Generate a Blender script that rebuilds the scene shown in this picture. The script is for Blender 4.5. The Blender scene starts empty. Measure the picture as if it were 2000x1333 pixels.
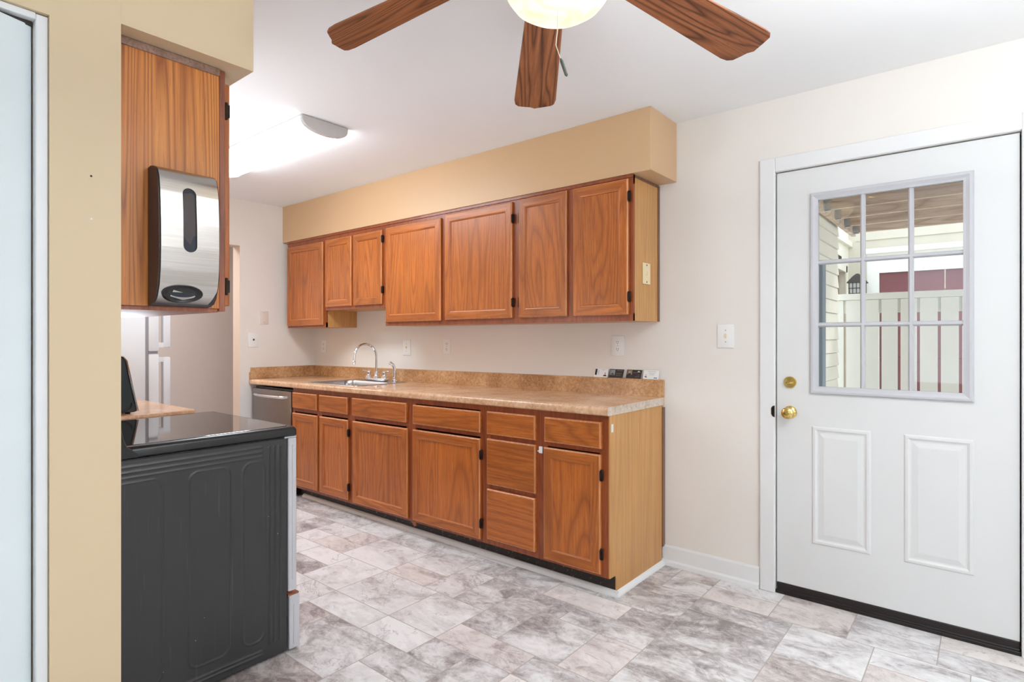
import bpy, bmesh, math, random
from mathutils import Vector, Matrix
random.seed(7)
PI = math.pi
scene = bpy.context.scene
COL = scene.collection

# ------------------------------------------------------------------ camera
FOC = 1131.0; YAW = 39.43; EYE = 1.257
cam_d = bpy.data.cameras.new('camera'); cam_d.sensor_fit = 'HORIZONTAL'; cam_d.sensor_width = 36.0
cam_d.lens = FOC / 2000.0 * 36.0; cam_d.shift_y = -5.5 / 2000.0; cam_d.clip_start = 0.02
cam = bpy.data.objects.new('camera', cam_d); COL.objects.link(cam)
cam.location = (0, 0, EYE); cam.rotation_euler = (PI / 2, 0, math.radians(YAW))
scene.camera = cam

# ------------------------------------------------------------------ view, world, daylight
scene.view_settings.view_transform = 'Standard'; scene.view_settings.look = 'None'
scene.view_settings.gamma = 1.0; scene.view_settings.use_curve_mapping = False
scene.view_settings.exposure = 0.22
LW = dict(ceil_fill=53, hall=29, galley=12, tube=17, world=2.3, bowl=1.15)
world = bpy.data.worlds.new('sky'); scene.world = world; world.use_nodes = True
wn = world.node_tree.nodes; wn['Background'].inputs[0].default_value = (0.80, 0.90, 1.0, 1); wn['Background'].inputs[1].default_value = LW['world']

def area_light(name, loc, rot, sx, sy, power, col):
    l = bpy.data.lights.new(name, 'AREA'); l.shape = 'RECTANGLE'; l.size = sx; l.size_y = sy; l.energy = power; l.color = col
    o = bpy.data.objects.new(name, l); COL.objects.link(o); o.location = loc; o.rotation_euler = rot
    return o
# daylight entering by the two dining-room windows behind and beside the camera
# added fill lamps, unseen: towards the ceiling, in the hallway, behind the left cabinet
area_light('ceiling_fill', (0.55, 1.25, 1.90), (PI, 0, 0), 0.9, 0.9, LW['ceil_fill'], (0.92, 0.97, 1.0))  # added fill light aimed up to brighten the ceiling
area_light('hall_fill', (-5.6, 1.4, 2.36), (0, 0, 0), 0.5, 0.5, LW['hall'], (0.93, 0.95, 1.0))  # added fill light that lifts the dark hallway
area_light('galley_fill', (-3.0, 0.78, 1.22), (math.radians(160), 0, 0), 0.7, 0.3, LW['galley'], (0.80, 0.90, 1.0))  # added fill light for the galley, kept out of sight
sun_d = bpy.data.lights.new('sun', 'SUN'); sun_d.energy = 1.2; sun_d.angle = math.radians(8); sun_d.color = (1.0, 0.97, 0.92)
sun = bpy.data.objects.new('sun', sun_d); COL.objects.link(sun); sun.rotation_euler = (math.radians(52), 0, math.radians(150))

# ------------------------------------------------------------------ materials
def mat(name):
    m = bpy.data.materials.new(name); m.use_nodes = True
    nt = m.node_tree; return m, nt, nt.nodes['Principled BSDF']
def lin(c):
    return tuple(((v / 255.0) / 12.92 if v / 255.0 <= 0.04045 else ((v / 255.0 + 0.055) / 1.055) ** 2.4) for v in c) + (1,)
def N(nt, t, **kw):
    n = nt.nodes.new(t)
    for k, v in kw.items(): setattr(n, k, v)
    return n
def ramp(nt, fac, stops):
    r = N(nt, 'ShaderNodeValToRGB'); e = r.color_ramp.elements
    while len(e) < len(stops): e.new(0.5)
    for i, (p, c) in enumerate(stops): e[i].position = p; e[i].color = c
    nt.links.new(fac, r.inputs[0]); return r.outputs[0]
def coords(nt, scale=(1, 1, 1), kind='Object', rnd=0.0, rot=(0, 0, 0)):
    tc = N(nt, 'ShaderNodeTexCoord'); mp = N(nt, 'ShaderNodeMapping'); mp.inputs['Scale'].default_value = scale
    mp.inputs['Rotation'].default_value = rot
    out = tc.outputs[kind]
    if rnd:
        oi = N(nt, 'ShaderNodeObjectInfo'); mu = N(nt, 'ShaderNodeMath', operation='MULTIPLY'); mu.inputs[1].default_value = rnd
        nt.links.new(oi.outputs['Random'], mu.inputs[0])
        ad = N(nt, 'ShaderNodeVectorMath', operation='ADD'); nt.links.new(out, ad.inputs[0]); nt.links.new(mu.outputs[0], ad.inputs[1]); out = ad.outputs[0]
    nt.links.new(out, mp.inputs[0]); return mp.outputs[0]
def noise(nt, vec, scale, detail=4, rough=0.55, dist=0.0, dim='3D'):
    n = N(nt, 'ShaderNodeTexNoise'); n.inputs['Scale'].default_value = scale; n.inputs['Detail'].default_value = detail
    n.inputs['Roughness'].default_value = rough; n.inputs['Distortion'].default_value = dist
    nt.links.new(vec, n.inputs['Vector']); return n.outputs['Fac']
def math_(nt, op, a, b=None, clamp=False):
    m = N(nt, 'ShaderNodeMath', operation=op); m.use_clamp = clamp
    for i, v in enumerate((a, b)):
        if v is None: continue
        if isinstance(v, (int, float)): m.inputs[i].default_value = v
        else: nt.links.new(v, m.inputs[i])
    return m.outputs[0]
def mixc(nt, fac, a, b, blend='MIX'):
    m = N(nt, 'ShaderNodeMix', data_type='RGBA', blend_type=blend)
    if isinstance(fac, (int, float)): m.inputs[0].default_value = fac
    else: nt.links.new(fac, m.inputs[0])
    for i, v in ((6, a), (7, b)):
        if isinstance(v, tuple): m.inputs[i].default_value = v
        else: nt.links.new(v, m.inputs[i])
    return m.outputs[2]
def bump(nt, b, h, strength, dist=0.002):
    bm_ = N(nt, 'ShaderNodeBump'); bm_.inputs['Strength'].default_value = strength; bm_.inputs['Distance'].default_value = dist
    nt.links.new(h, bm_.inputs['Height']); nt.links.new(bm_.outputs[0], b.inputs['Normal'])

def plain(name, rgb, rough=0.5, metal=0.0, var=0.04, vscale=3.0, ior=1.45, coat=0.0, bmp=0.0, bscale=150):
    m, nt, b = mat(name); c = lin(rgb)
    v = coords(nt)
    f = noise(nt, v, vscale, 3)
    lo = tuple(x * (1 - var) for x in c[:3]) + (1,); hi = tuple(min(1, x * (1 + var)) for x in c[:3]) + (1,)
    nt.links.new(ramp(nt, f, [(0.3, lo), (0.7, hi)]), b.inputs['Base Color'])
    b.inputs['Roughness'].default_value = rough; b.inputs['Metallic'].default_value = metal; b.inputs['IOR'].default_value = ior
    b.inputs['Coat Weight'].default_value = coat; b.inputs['Coat Roughness'].default_value = 0.08
    if bmp: bump(nt, b, noise(nt, v, bscale, 2), bmp, 0.001)
    return m

def wood(name, light, mid, dark, grain=(38, 38, 1.6), cath=(5, 5, 0.55), rough=0.38, rnd=9.0, lines=26.0, tint=0.16, linew=0.5):
    m, nt, b = mat(name)
    v = coords(nt, rnd=rnd)
    def mp(s):
        q = N(nt, 'ShaderNodeMapping'); q.inputs['Scale'].default_value = s; nt.links.new(v, q.inputs[0]); return q.outputs[0]
    contour = noise(nt, mp(cath), 1.0, 1.5, 0.4, 0.3)
    rings = math_(nt, 'PINGPONG', math_(nt, 'MULTIPLY', contour, lines), 1.0)
    rings = math_(nt, 'POWER', rings, 2.2)
    fine = noise(nt, mp(grain), 3.0, 5, 0.65)
    pores = noise(nt, mp(tuple(g * 3.5 for g in grain)), 2.0, 2, 0.6)
    base = ramp(nt, fine, [(0.30, lin(mid)), (0.66, lin(light))])
    rm = math_(nt, 'MULTIPLY', math_(nt, 'MULTIPLY', rings, linew), math_(nt, 'MULTIPLY', fine, 1.7), True)
    c1 = mixc(nt, rm, base, lin(dark))
    pm = math_(nt, 'MULTIPLY', math_(nt, 'GREATER_THAN', pores, 0.60), 0.30)
    c2 = mixc(nt, pm, c1, lin(dark))
    oi = N(nt, 'ShaderNodeObjectInfo')
    big = noise(nt, mp((1.5, 1.5, 1.5)), 1.6, 2)
    val = math_(nt, 'ADD', math_(nt, 'MULTIPLY', oi.outputs['Random'], tint), math_(nt, 'MULTIPLY', big, 0.25))
    val = math_(nt, 'ADD', val, 1.0 - tint / 2 - 0.125)
    hs = N(nt, 'ShaderNodeHueSaturation'); nt.links.new(c2, hs.inputs['Color']); nt.links.new(val, hs.inputs['Value'])
    nt.links.new(hs.outputs[0], b.inputs['Base Color'])
    b.inputs['Roughness'].default_value = rough; b.inputs['Coat Weight'].default_value = 0.15; b.inputs['Coat Roughness'].default_value = 0.2
    bump(nt, b, fine, 0.12, 0.002)
    return m

OL, OM, OD = (200, 116, 46), (168, 86, 28), (106, 46, 12)
W_V = wood('oak_vertical', OL, OM, OD)
W_H = wood('oak_horizontal', OL, OM, OD, grain=(1.6, 38, 38), cath=(0.55, 5, 5))
W_PANEL = wood('oak_door_panel', (204, 118, 46), (174, 90, 30), (112, 50, 14), cath=(4.0, 4.0, 0.42), lines=52, linew=0.55)
W_FRAME = wood('oak_face_frame', (164, 84, 42), (140, 66, 30), (88, 36, 14))
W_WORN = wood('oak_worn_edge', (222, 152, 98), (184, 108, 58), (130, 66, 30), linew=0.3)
W_SIDE = wood('oak_laminate_side', (212, 160, 98), (196, 142, 82), (158, 102, 54), grain=(60, 60, 0.8), cath=(6, 6, 0.22), lines=30, rough=0.42, tint=0.03, linew=0.3)
W_SIDE2 = wood('oak_laminate_left', (222, 144, 66), (196, 116, 48), (138, 68, 24), grain=(60, 42, 1.0), cath=(3, 8.0, 0.26), lines=44, rough=0.42, tint=0.03, linew=0.85)
W_OLD = wood('weathered_trim_wood', (170, 140, 122), (132, 96, 80), (84, 54, 42), grain=(2, 38, 38), rnd=3)
W_STRIP = wood('dull_filler_wood', (134, 98, 76), (110, 76, 56), (72, 44, 30))
W_OLDV = wood('weathered_stile_wood', (176, 104, 72), (148, 80, 52), (84, 40, 24), rnd=3)
W_BLADE = wood('fan_blade_wood', (166, 104, 66), (138, 80, 48), (62, 30, 18), grain=(2.2, 50, 50), cath=(1.0, 9, 8), lines=30, rough=0.4, rnd=14.0, tint=0.05, linew=1.0)
W_DECK = wood('deck_joist_wood', (222, 202, 182), (200, 176, 156), (146, 116, 96), grain=(1.4, 30, 30), cath=(0.7, 5, 5), lines=16, rough=0.7, rnd=11, tint=0.14, linew=0.6)

M_CEIL = plain('ceiling_paint', (243, 244, 245), 0.85, var=0.012, vscale=0.8)
M_CREAM = plain('cream_wall_paint', (236, 230, 223), 0.6, var=0.012, vscale=1.2, bmp=0.03, bscale=260)
M_YELLOW = plain('yellow_wall_paint', (218, 195, 160), 0.5, var=0.012, vscale=1.2, bmp=0.03, bscale=260)
M_SOFFIT = plain('gold_soffit_paint', (212, 176, 136), 0.4, var=0.012, vscale=1.2, bmp=0.02, bscale=260)
M_TAUPE = plain('taupe_hall_paint', (192, 178, 170), 0.7, var=0.02, vscale=1.0)
M_JAMB = plain('tan_opening_paint', (206, 184, 166), 0.6, var=0.02)
M_WHITE = plain('white_trim_paint', (233, 233, 233), 0.35, var=0.01)
M_DOOR = plain('white_door_paint', (226, 226, 225), 0.42, var=0.01)
M_LITE = plain('white_plastic_lite_frame', (200, 200, 204), 0.4, var=0.004)
M_CLOSET = plain('closet_door_paint', (225, 233, 234), 0.35, var=0.015)
M_PLATE = plain('white_wall_plate', (240, 240, 238), 0.3, var=0.005)
M_CREAMPL = plain('painted_over_plate', (230, 218, 206), 0.5, var=0.01)
M_IVORY = plain('ivory_plastic', (236, 218, 176), 0.4, var=0.02)
M_SLOT = plain('dark_slot', (52, 44, 38), 0.6)
M_FRIDGE = plain('white_fridge_enamel', (216, 218, 221), 0.4, var=0.008)
M_GREY = plain('grey_gasket', (140, 140, 144), 0.5)
M_BLACKPL = plain('black_plastic', (30, 30, 31), 0.28, var=0.1, coat=0.2)
M_DARKBR = plain('dark_brown_plastic', (62, 50, 50), 0.38, var=0.05)
M_NAVY = plain('smoked_window_plastic', (22, 29, 40), 0.45, var=0.25, vscale=14)
M_HINGE = plain('dark_bronze_hinge', (46, 36, 30), 0.35, metal=0.6, var=0.2, vscale=60)
M_CHROME = plain('chrome', (225, 225, 228), 0.08, metal=1.0, var=0.01)
M_BRASS = plain('polished_brass', (226, 196, 120), 0.16, metal=1.0, var=0.03)
M_GALV = plain('galvanised_steel', (188, 194, 198), 0.4, metal=0.7, var=0.1, vscale=60)
M_THRESH = plain('black_door_sweep', (32, 22, 22), 0.4, var=0.1)
M_SIDING = plain('cream_siding_paint', (234, 229, 214), 0.6, var=0.03)
M_FENCE = plain('cream_fence_paint', (238, 236, 228), 0.6, var=0.02)
M_CARPORT = plain('pale_carport_board', (214, 206, 190), 0.7, var=0.05, vscale=2)
M_MAROON = plain('maroon_paint', (120, 66, 70), 0.5, var=0.08)
M_GROUND = plain('concrete_patio', (228, 226, 220), 0.9, var=0.1)
M_CAULK = plain('grey_white_tape', (228, 222, 214), 0.6, var=0.04)
M_STEELG = plain('pewter_fob', (92, 98, 88), 0.4, metal=0.5, var=0.1)
M_CREAMMET = plain('cream_metal', (232, 222, 200), 0.35, var=0.02)

def steel(name, rgb, rough, sc):
    m, nt, b = mat(name)
    v = coords(nt, sc); f = noise(nt, v, 4, 4)
    c = lin(rgb)
    nt.links.new(ramp(nt, f, [(0.3, tuple(x * .86 for x in c[:3]) + (1,)), (0.7, c)]), b.inputs['Base Color'])
    b.inputs['Metallic'].default_value = 0.95
    rr = math_(nt, 'ADD', math_(nt, 'MULTIPLY', f, 0.12), rough - 0.06); nt.links.new(rr, b.inputs['Roughness'])
    return m
M_STEEL = steel('brushed_steel', (198, 194, 190), 0.24, (2, 1.5, 70))
M_SINKST = steel('sink_steel', (190, 190, 192), 0.25, (60, 3, 60))
M_DWST = steel('dishwasher_steel', (150, 140, 136), 0.3, (60, 3, 2))
M_SILVER = plain('silver_painted_steel', (206, 206, 210), 0.35, metal=0.35, var=0.03)

# range side: black enamel with faint scuffs and pale specks
m, nt, b = mat('black_range_enamel'); M_RANGE = m
v = coords(nt); v2 = coords(nt, (1, 30, 1.2))
sp = noise(nt, v, 75, 1, 0.4); spm = math_(nt, 'GREATER_THAN', sp, 0.815)
st = noise(nt, v2, 3.0, 3); stm = math_(nt, 'MULTIPLY', math_(nt, 'SUBTRACT', st, 0.64, True), 0.6, True)
c = mixc(nt, stm, lin((52, 52, 53)), lin((190, 190, 190))); c = mixc(nt, math_(nt, 'MULTIPLY', spm, 0.7), c, lin((220, 220, 220)))
nt.links.new(c, b.inputs['Base Color']); b.inputs['Roughness'].default_value = 0.34
# glass ceramic
M_GLASSTOP = plain('black_glass_cooktop', (20, 17, 17), 0.05, var=0.1, ior=2.1)

# toe kick: black, peeling
m, nt, b = mat('peeling_black_toe_kick'); M_KICK = m
f = noise(nt, coords(nt), 38, 5, 0.7); nt.links.new(ramp(nt, f, [(0.0, lin((24, 19, 17))), (0.60, lin((34, 26, 22))), (0.66, lin((150, 118, 80)))]), b.inputs['Base Color']); b.inputs['Roughness'].default_value = 0.5

# countertop laminate
def laminate(name, lo, mid, hi, sc=1.0):
    m, nt, b = mat(name); v = coords(nt)
    f1 = noise(nt, v, 5.5 * sc, 3, 0.5, 0.4); f2 = noise(nt, v, 55 * sc, 4, 0.7, 0.6); f3 = noise(nt, v, 170, 2, 0.6)
    t = math_(nt, 'ADD', math_(nt, 'MULTIPLY', f1, 0.45), math_(nt, 'MULTIPLY', f2, 0.55))
    c = ramp(nt, t, [(0.36, lin(lo)), (0.50, lin(mid)), (0.62, lin(hi))])
    c = mixc(nt, math_(nt, 'MULTIPLY', math_(nt, 'GREATER_THAN', f3, 0.62), 0.28), c, lin((238, 214, 178)))
    nt.links.new(c, b.inputs['Base Color']); b.inputs['Roughness'].default_value = 0.24; b.inputs['Coat Weight'].default_value = 0.2
    return m
M_LAM = laminate('mottled_tan_laminate', (186, 138, 100), (213, 168, 130), (228, 192, 158))
M_LAMS = laminate('mottled_brown_splash', (156, 108, 66), (190, 142, 96), (214, 172, 128))
M_LAMR = laminate('greyed_laminate_edge', (182, 162, 144), (208, 192, 174), (222, 210, 196))

# floor vinyl: stone look, per-tile offset and tint from a face attribute
m, nt, b = mat('stone_vinyl_tiles'); M_TILE = m
at_ = N(nt, 'ShaderNodeAttribute'); at_.attribute_name = 'tile'
v0 = coords(nt)
ad = N(nt, 'ShaderNodeVectorMath', operation='MULTIPLY_ADD'); nt.links.new(at_.outputs['Color'], ad.inputs[0]); ad.inputs[1].default_value = (37, 37, 37); nt.links.new(v0, ad.inputs[2])
rt = N(nt, 'ShaderNodeMapping'); rt.inputs['Rotation'].default_value = (0, 0, 0.5); rt.inputs['Scale'].default_value = (1.0, 1.5, 1); nt.links.new(ad.outputs[0], rt.inputs[0])
va = rt.outputs[0]
n1 = noise(nt, va, 2.8, 9, 0.66, 1.2); n2 = noise(nt, va, 10, 9, 0.76, 1.6); n3 = noise(nt, va, 30, 5, 0.7, 1.0)
vn = math_(nt, 'ABSOLUTE', math_(nt, 'SUBTRACT', noise(nt, va, 2.0, 5, 0.62, 1.0), 0.5))
vein = math_(nt, 'SUBTRACT', 1.0, math_(nt, 'MULTIPLY', vn, 110.0), True)
vmask = math_(nt, 'GREATER_THAN', noise(nt, va, 5.0, 2, 0.5), 0.52)
t = math_(nt, 'ADD', math_(nt, 'MULTIPLY', n1, 0.60), math_(nt, 'MULTIPLY', n2, 0.40))
sep = N(nt, 'ShaderNodeSeparateColor'); nt.links.new(at_.outputs['Color'], sep.inputs[0])
t = math_(nt, 'ADD', t, math_(nt, 'MULTIPLY', math_(nt, 'SUBTRACT', sep.outputs[0], 0.42), 0.15))
c = ramp(nt, t, [(0.35, lin((146, 137, 137))), (0.42, lin((190, 184, 184))), (0.49, lin((224, 221, 221))), (0.59, lin((243, 242, 242)))])
warm = mixc(nt, math_(nt, 'MULTIPLY', math_(nt, 'GREATER_THAN', sep.outputs[1], 0.55), 0.6), c, mixc(nt, 1.0, c, (0.94, 0.85, 0.80, 1), 'MULTIPLY'))
c = mixc(nt, math_(nt, 'MULTIPLY', math_(nt, 'MULTIPLY', vein, vmask), 0.40), warm, lin((112, 96, 92)))
c = mixc(nt, math_(nt, 'MULTIPLY', math_(nt, 'GREATER_THAN', n3, 0.58), 0.25), c, lin((240, 236, 232)))
nt.links.new(c, b.inputs['Base Color']); b.inputs['Roughness'].default_value = 0.42
M_GROUT = plain('pale_grout_line', (188, 178, 172), 0.7)

def emit(name, col, strength, base=None):
    m, nt, b = mat(name); b.inputs['Base Color'].default_value = base or (0.9, 0.9, 0.9, 1)
    b.inputs['Emission Color'].default_value = col; b.inputs['Emission Strength'].default_value = strength; b.inputs['Roughness'].default_value = 0.4
    return m
M_TUBE = emit('lit_acrylic_diffuser', (0.84, 0.92, 1.0, 1), LW['tube'])
# alabaster bowl, lit from inside
m, nt, b = mat('lit_alabaster_bowl'); M_BOWL = m
f = noise(nt, coords(nt, (1, 1, 1)), 9, 3, 0.5, 1.2); spt = noise(nt, coords(nt), 16, 2)
c = ramp(nt, f, [(0.36, (0.98, 0.72, 0.40, 1)), (0.58, (1.0, 0.90, 0.68, 1))]); c = mixc(nt, math_(nt, 'MULTIPLY', math_(nt, 'GREATER_THAN', spt, 0.70), 0.5), c, (0.55, 0.36, 0.2, 1))
b.inputs['Base Color'].default_value = (0.30, 0.27, 0.21, 1); nt.links.new(c, b.inputs['Emission Color']); b.inputs['Emission Strength'].default_value = LW['bowl']; b.inputs['Roughness'].default_value = 0.25

# clear glass pane
m = bpy.data.materials.new('clear_glass'); m.use_nodes = True; nt = m.node_tree; nt.nodes.clear(); M_GLASS = m
o_ = N(nt, 'ShaderNodeOutputMaterial'); mx = N(nt, 'ShaderNodeMixShader'); tr = N(nt, 'ShaderNodeBsdfTransparent'); gl = N(nt, 'ShaderNodeBsdfGlossy'); fr = N(nt, 'ShaderNodeFresnel')
gl.inputs['Roughness'].default_value = 0.02; fr.inputs['IOR'].default_value = 1.5; tr.inputs['Color'].default_value = (0.98, 0.99, 0.985, 1)
nt.links.new(fr.outputs[0], mx.inputs[0]); nt.links.new(tr.outputs[0], mx.inputs[1]); nt.links.new(gl.outputs[0], mx.inputs[2]); nt.links.new(mx.outputs[0], o_.inputs[0])

# ------------------------------------------------------------------ mesh helpers (all coordinates are world metres)
def tilt(x, z):            # the base run is not level: it drops towards the far wall
    return z + 0.0065 * (x + 1.40)
class MB:
    def __init__(self, lean=False): self.bm = bmesh.new(); self.lean = lean
    def box(self, x0, x1, y0, y1, z0, z1, bev=0.0, mi=0, seg=1, emi=None):
        vs = [self.bm.verts.new((x, y, z)) for x in (x0, x1) for y in (y0, y1) for z in (z0, z1)]
        F = [(0, 1, 3, 2), (4, 6, 7, 5), (0, 4, 5, 1), (2, 3, 7, 6), (0, 2, 6, 4), (1, 5, 7, 3)]
        fs = [self.bm.faces.new([vs[i] for i in f]) for f in F]
        for f in fs: f.material_index = mi
        if bev > 0:
            es = list({e for f in fs for e in f.edges})
            r = bmesh.ops.bevel(self.bm, geom=es, offset=bev, segments=seg, affect='EDGES', profile=0.5, material=-1 if emi is None else emi)
        return self
    def loft(self, loops, mi=0, close=True, cap0=True, cap1=True, mis=None):
        L = [[self.bm.verts.new(p) for p in lp] for lp in loops]
        n = len(L[0])
        for k in range(len(L) - 1):
            for i in range(n if close else n - 1):
                j = (i + 1) % n
                f = self.bm.faces.new((L[k][i], L[k][j], L[k + 1][j], L[k + 1][i]))
                f.material_index = mis[k] if mis and isinstance(mis[k], int) else (mis[k][i] if mis else mi)
        if cap0: self.bm.faces.new(list(reversed(L[0]))).material_index = mi
        if cap1: self.bm.faces.new(L[-1]).material_index = mi
        return self
    def lathe(self, prof, axis_o, axis=(0, 0, 1), seg=32, mi=0, cap0=False, cap1=False):
        ax = Vector(axis).normalized(); t = Vector((1, 0, 0)) if abs(ax.x) < 0.9 else Vector((0, 1, 0))
        u = ax.cross(t).normalized(); w = ax.cross(u); o = Vector(axis_o)
        return self.loft([[o + ax * h + (u * math.cos(a) + w * math.sin(a)) * r for a in [2 * PI * i / seg for i in range(seg)]] for r, h in prof], mi, True, cap0, cap1)
    def tube(self, pts, r, seg=12, mi=0, rs=None):
        pts = [Vector(p) for p in pts]; loops = []; up = None
        for i, p in enumerate(pts):
            d = (pts[min(i + 1, len(pts) - 1)] - pts[max(i - 1, 0)]).normalized()
            if up is None:
                up = d.cross(Vector((0, 0, 1)) if abs(d.z) < .9 else Vector((1, 0, 0))).normalized()
            up = (up - d * up.dot(d)).normalized(); s = d.cross(up)
            rr = rs[i] if rs else r
            loops.append([p + (up * math.cos(a) + s * math.sin(a)) * rr for a in [2 * PI * k / seg for k in range(seg)]])
        return self.loft(loops, mi)
    def prism(self, pts2, plane, a, b, mi=0):     # outline pts2 in a plane, extruded a..b on the third axis
        f = {'xz': lambda p, t: (p[0], t, p[1]), 'yz': lambda p, t: (t, p[0], p[1]), 'xy': lambda p, t: (p[0], p[1], t)}[plane]
        return self.loft([[f(p, a) for p in pts2], [f(p, b) for p in pts2]], mi)
    def build(self, name, mats, parent=None, smooth=False, bevel=0.0):
        bm = self.bm
        if self.lean:
            for v in bm.verts: v.co.z = tilt(v.co.x, v.co.z)
        off = Vector((0, 0, 0))
        if parent is not None: off = world_off(parent)
        else:
            xs = [v.co for v in bm.verts]; off = Vector(((min(c.x for c in xs) + max(c.x for c in xs)) / 2, (min(c.y for c in xs) + max(c.y for c in xs)) / 2, min(c.z for c in xs)))
        bmesh.ops.translate(bm, verts=bm.verts, vec=-off)
        bmesh.ops.recalc_face_normals(bm, faces=bm.faces)
        me = bpy.data.meshes.new(name); bm.to_mesh(me); bm.free()
        for mm in (mats if isinstance(mats, (list, tuple)) else [mats]): me.materials.append(mm)
        o = bpy.data.objects.new(name, me); COL.objects.link(o)
        if parent is not None: o.parent = parent
        else: o.location = off
        if smooth:
            for p in me.polygons: p.use_smooth = True
            me.set_sharp_from_angle(angle=math.radians(40))
        if bevel:
            md = o.modifiers.new('bevel', 'BEVEL'); md.width = bevel; md.segments = 2; md.limit_method = 'ANGLE'; md.harden_normals = False
        return o
def world_off(o):
    v = Vector((0, 0, 0))
    while o is not None: v = v + o.location; o = o.parent
    return v
def tag(o, label=None, cat=None, group=None, kind=None):
    if label: o['label'] = label
    if cat: o['category'] = cat
    if group: o['group'] = group
    if kind: o['kind'] = kind
    return o
def thing(name, loc, label, cat, group=None, kind=None):
    o = bpy.data.objects.new(name, None); o.empty_display_size = 0.05; COL.objects.link(o); o.location = loc
    return tag(o, label, cat, group, kind)
def struct(name, o_or_mb, mats, label=None, **kw):
    o = o_or_mb.build(name, mats, **kw); return tag(o, label, None, None, 'structure')

# ------------------------------------------------------------------ room shell
YW = 3.04; XF = -4.92; XL = -1.836; YK = 0.546; H = 2.44
# floor: ashlar tiles as faces of one sheet
def build_floor():
    bm = bmesh.new(); ux, uy = 0.1025, 0.1545
    x_a, y_a = -6.2, -2.5; nx, ny = int((2.2 - x_a) / ux), int((3.2 - y_a) / uy)
    occ = [[False] * nx for _ in range(ny)]; lay = bm.loops.layers.color.new('tile'); g = 0.0020
    rnd = random.Random(21)
    def rect(x0, x1, y0, y1, mi, col, z=0.0):
        vs = [bm.verts.new(p) for p in ((x0, y0, z), (x1, y0, z), (x1, y1, z), (x0, y1, z))]
        f = bm.faces.new(vs); f.material_index = mi
        for l in f.loops: l[lay] = col
    for j in range(ny):
        for i in range(nx):
            if occ[j][i]: continue
            opts = [(4, 2), (3, 2), (4, 2), (3, 2), (3, 1), (2, 1), (4, 1), (2, 2), (3, 1)]; rnd.shuffle(opts); opts += [(2, 1), (1, 1)]
            for w, h in opts:
                if i + w > nx or j + h > ny: continue
                if i + w < nx and not occ[j][i + w] and i + w + 1 < nx and occ[j][i + w + 1] : continue
                if any(occ[j + b_][i + a_] for a_ in range(w) for b_ in range(h)): continue
                break
            else: w = h = 1
            for a_ in range(w):
                for b_ in range(h): occ[j + b_][i + a_] = True
            x0 = x_a + i * ux; y0 = y_a + j * uy; x1 = x0 + w * ux; y1 = y0 + h * uy
            col = (rnd.random(), rnd.random(), rnd.random(), 1)
            rect(x0 + g, x1 - g, y0 + g, y1 - g, 0, col)
    # grout bed just under the tile faces, and the sheet's thickness
    def slab(x0, x1, y0, y1, z0, z1):
        vs = [bm.verts.new((x, y, z)) for x in (x0, x1) for y in (y0, y1) for z in (z0, z1)]
        for f in [(0, 1, 3, 2), (4, 6, 7, 5), (0, 4, 5, 1), (2, 3, 7, 6), (0, 2, 6, 4), (1, 5, 7, 3)]:
            ff = bm.faces.new([vs[k] for k in f]); ff.material_index = 1
            for l in ff.loops: l[lay] = (0, 0, 0, 1)
    slab(x_a, 2.2, y_a, 3.2, -0.12, -0.0006)
    me = bpy.data.meshes.new('floor'); bm.to_mesh(me); bm.free(); me.materials.append(M_TILE); me.materials.append(M_GROUT)
    o = bpy.data.objects.new('floor', me); COL.objects.link(o)
    return tag(o, 'grey-beige stone look vinyl floor of mixed rectangular tiles', None, None, 'structure')
build_floor()
struct('ceiling', MB().box(-6.4, 1.8, -2.3, 3.3, H, H + 0.12), M_CEIL, 'plain white ceiling over the kitchen')
DX0, DX1, DZ = -0.812, 0.102, 2.075
w = MB(); w.box(XF - .12, DX0, YW, YW + .14, 0, H); w.box(DX1, 1.8, YW, YW + .14, 0, H); w.box(DX0, DX1, YW, YW + .14, DZ, H)
struct('wall_back', w, M_CREAM, 'cream wall behind the cabinets and the outside door')
# far wall with opening (Y < 2.34)
w = MB(); w.box(XF - .12, XF, 2.335, YW, 0, H); w.box(XF - .12, XF, YK, 2.335, 2.045, H)
struct('wall_far', w, M_CREAM, 'cream end wall of the galley with an open doorway')
w = MB(); w.box(XF - .121, XF - .001, 2.3345, 2.3352, 0, 2.045); w.box(XF - .119, XF - .002, 1.2, 2.334, 2.0445, 2.0455)
struct('trim_1', w, M_JAMB, 'tan painted reveal of the far doorway')
struct('wall_hall', MB().box(-6.30, -6.20, -2.3, 3.3, 0, H), M_TAUPE, 'taupe hallway wall seen through the far doorway')
struct('wall_hall_end', MB().box(-6.2, XF - .12, 3.18, 3.28, 0, H), M_TAUPE, 'taupe hallway side wall')
# wall behind the range run
struct('wall_left', MB().box(-6.2, XL - .1205, YK - .12, YK, 0, H), M_YELLOW, 'wall behind the range and refrigerator')
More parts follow.
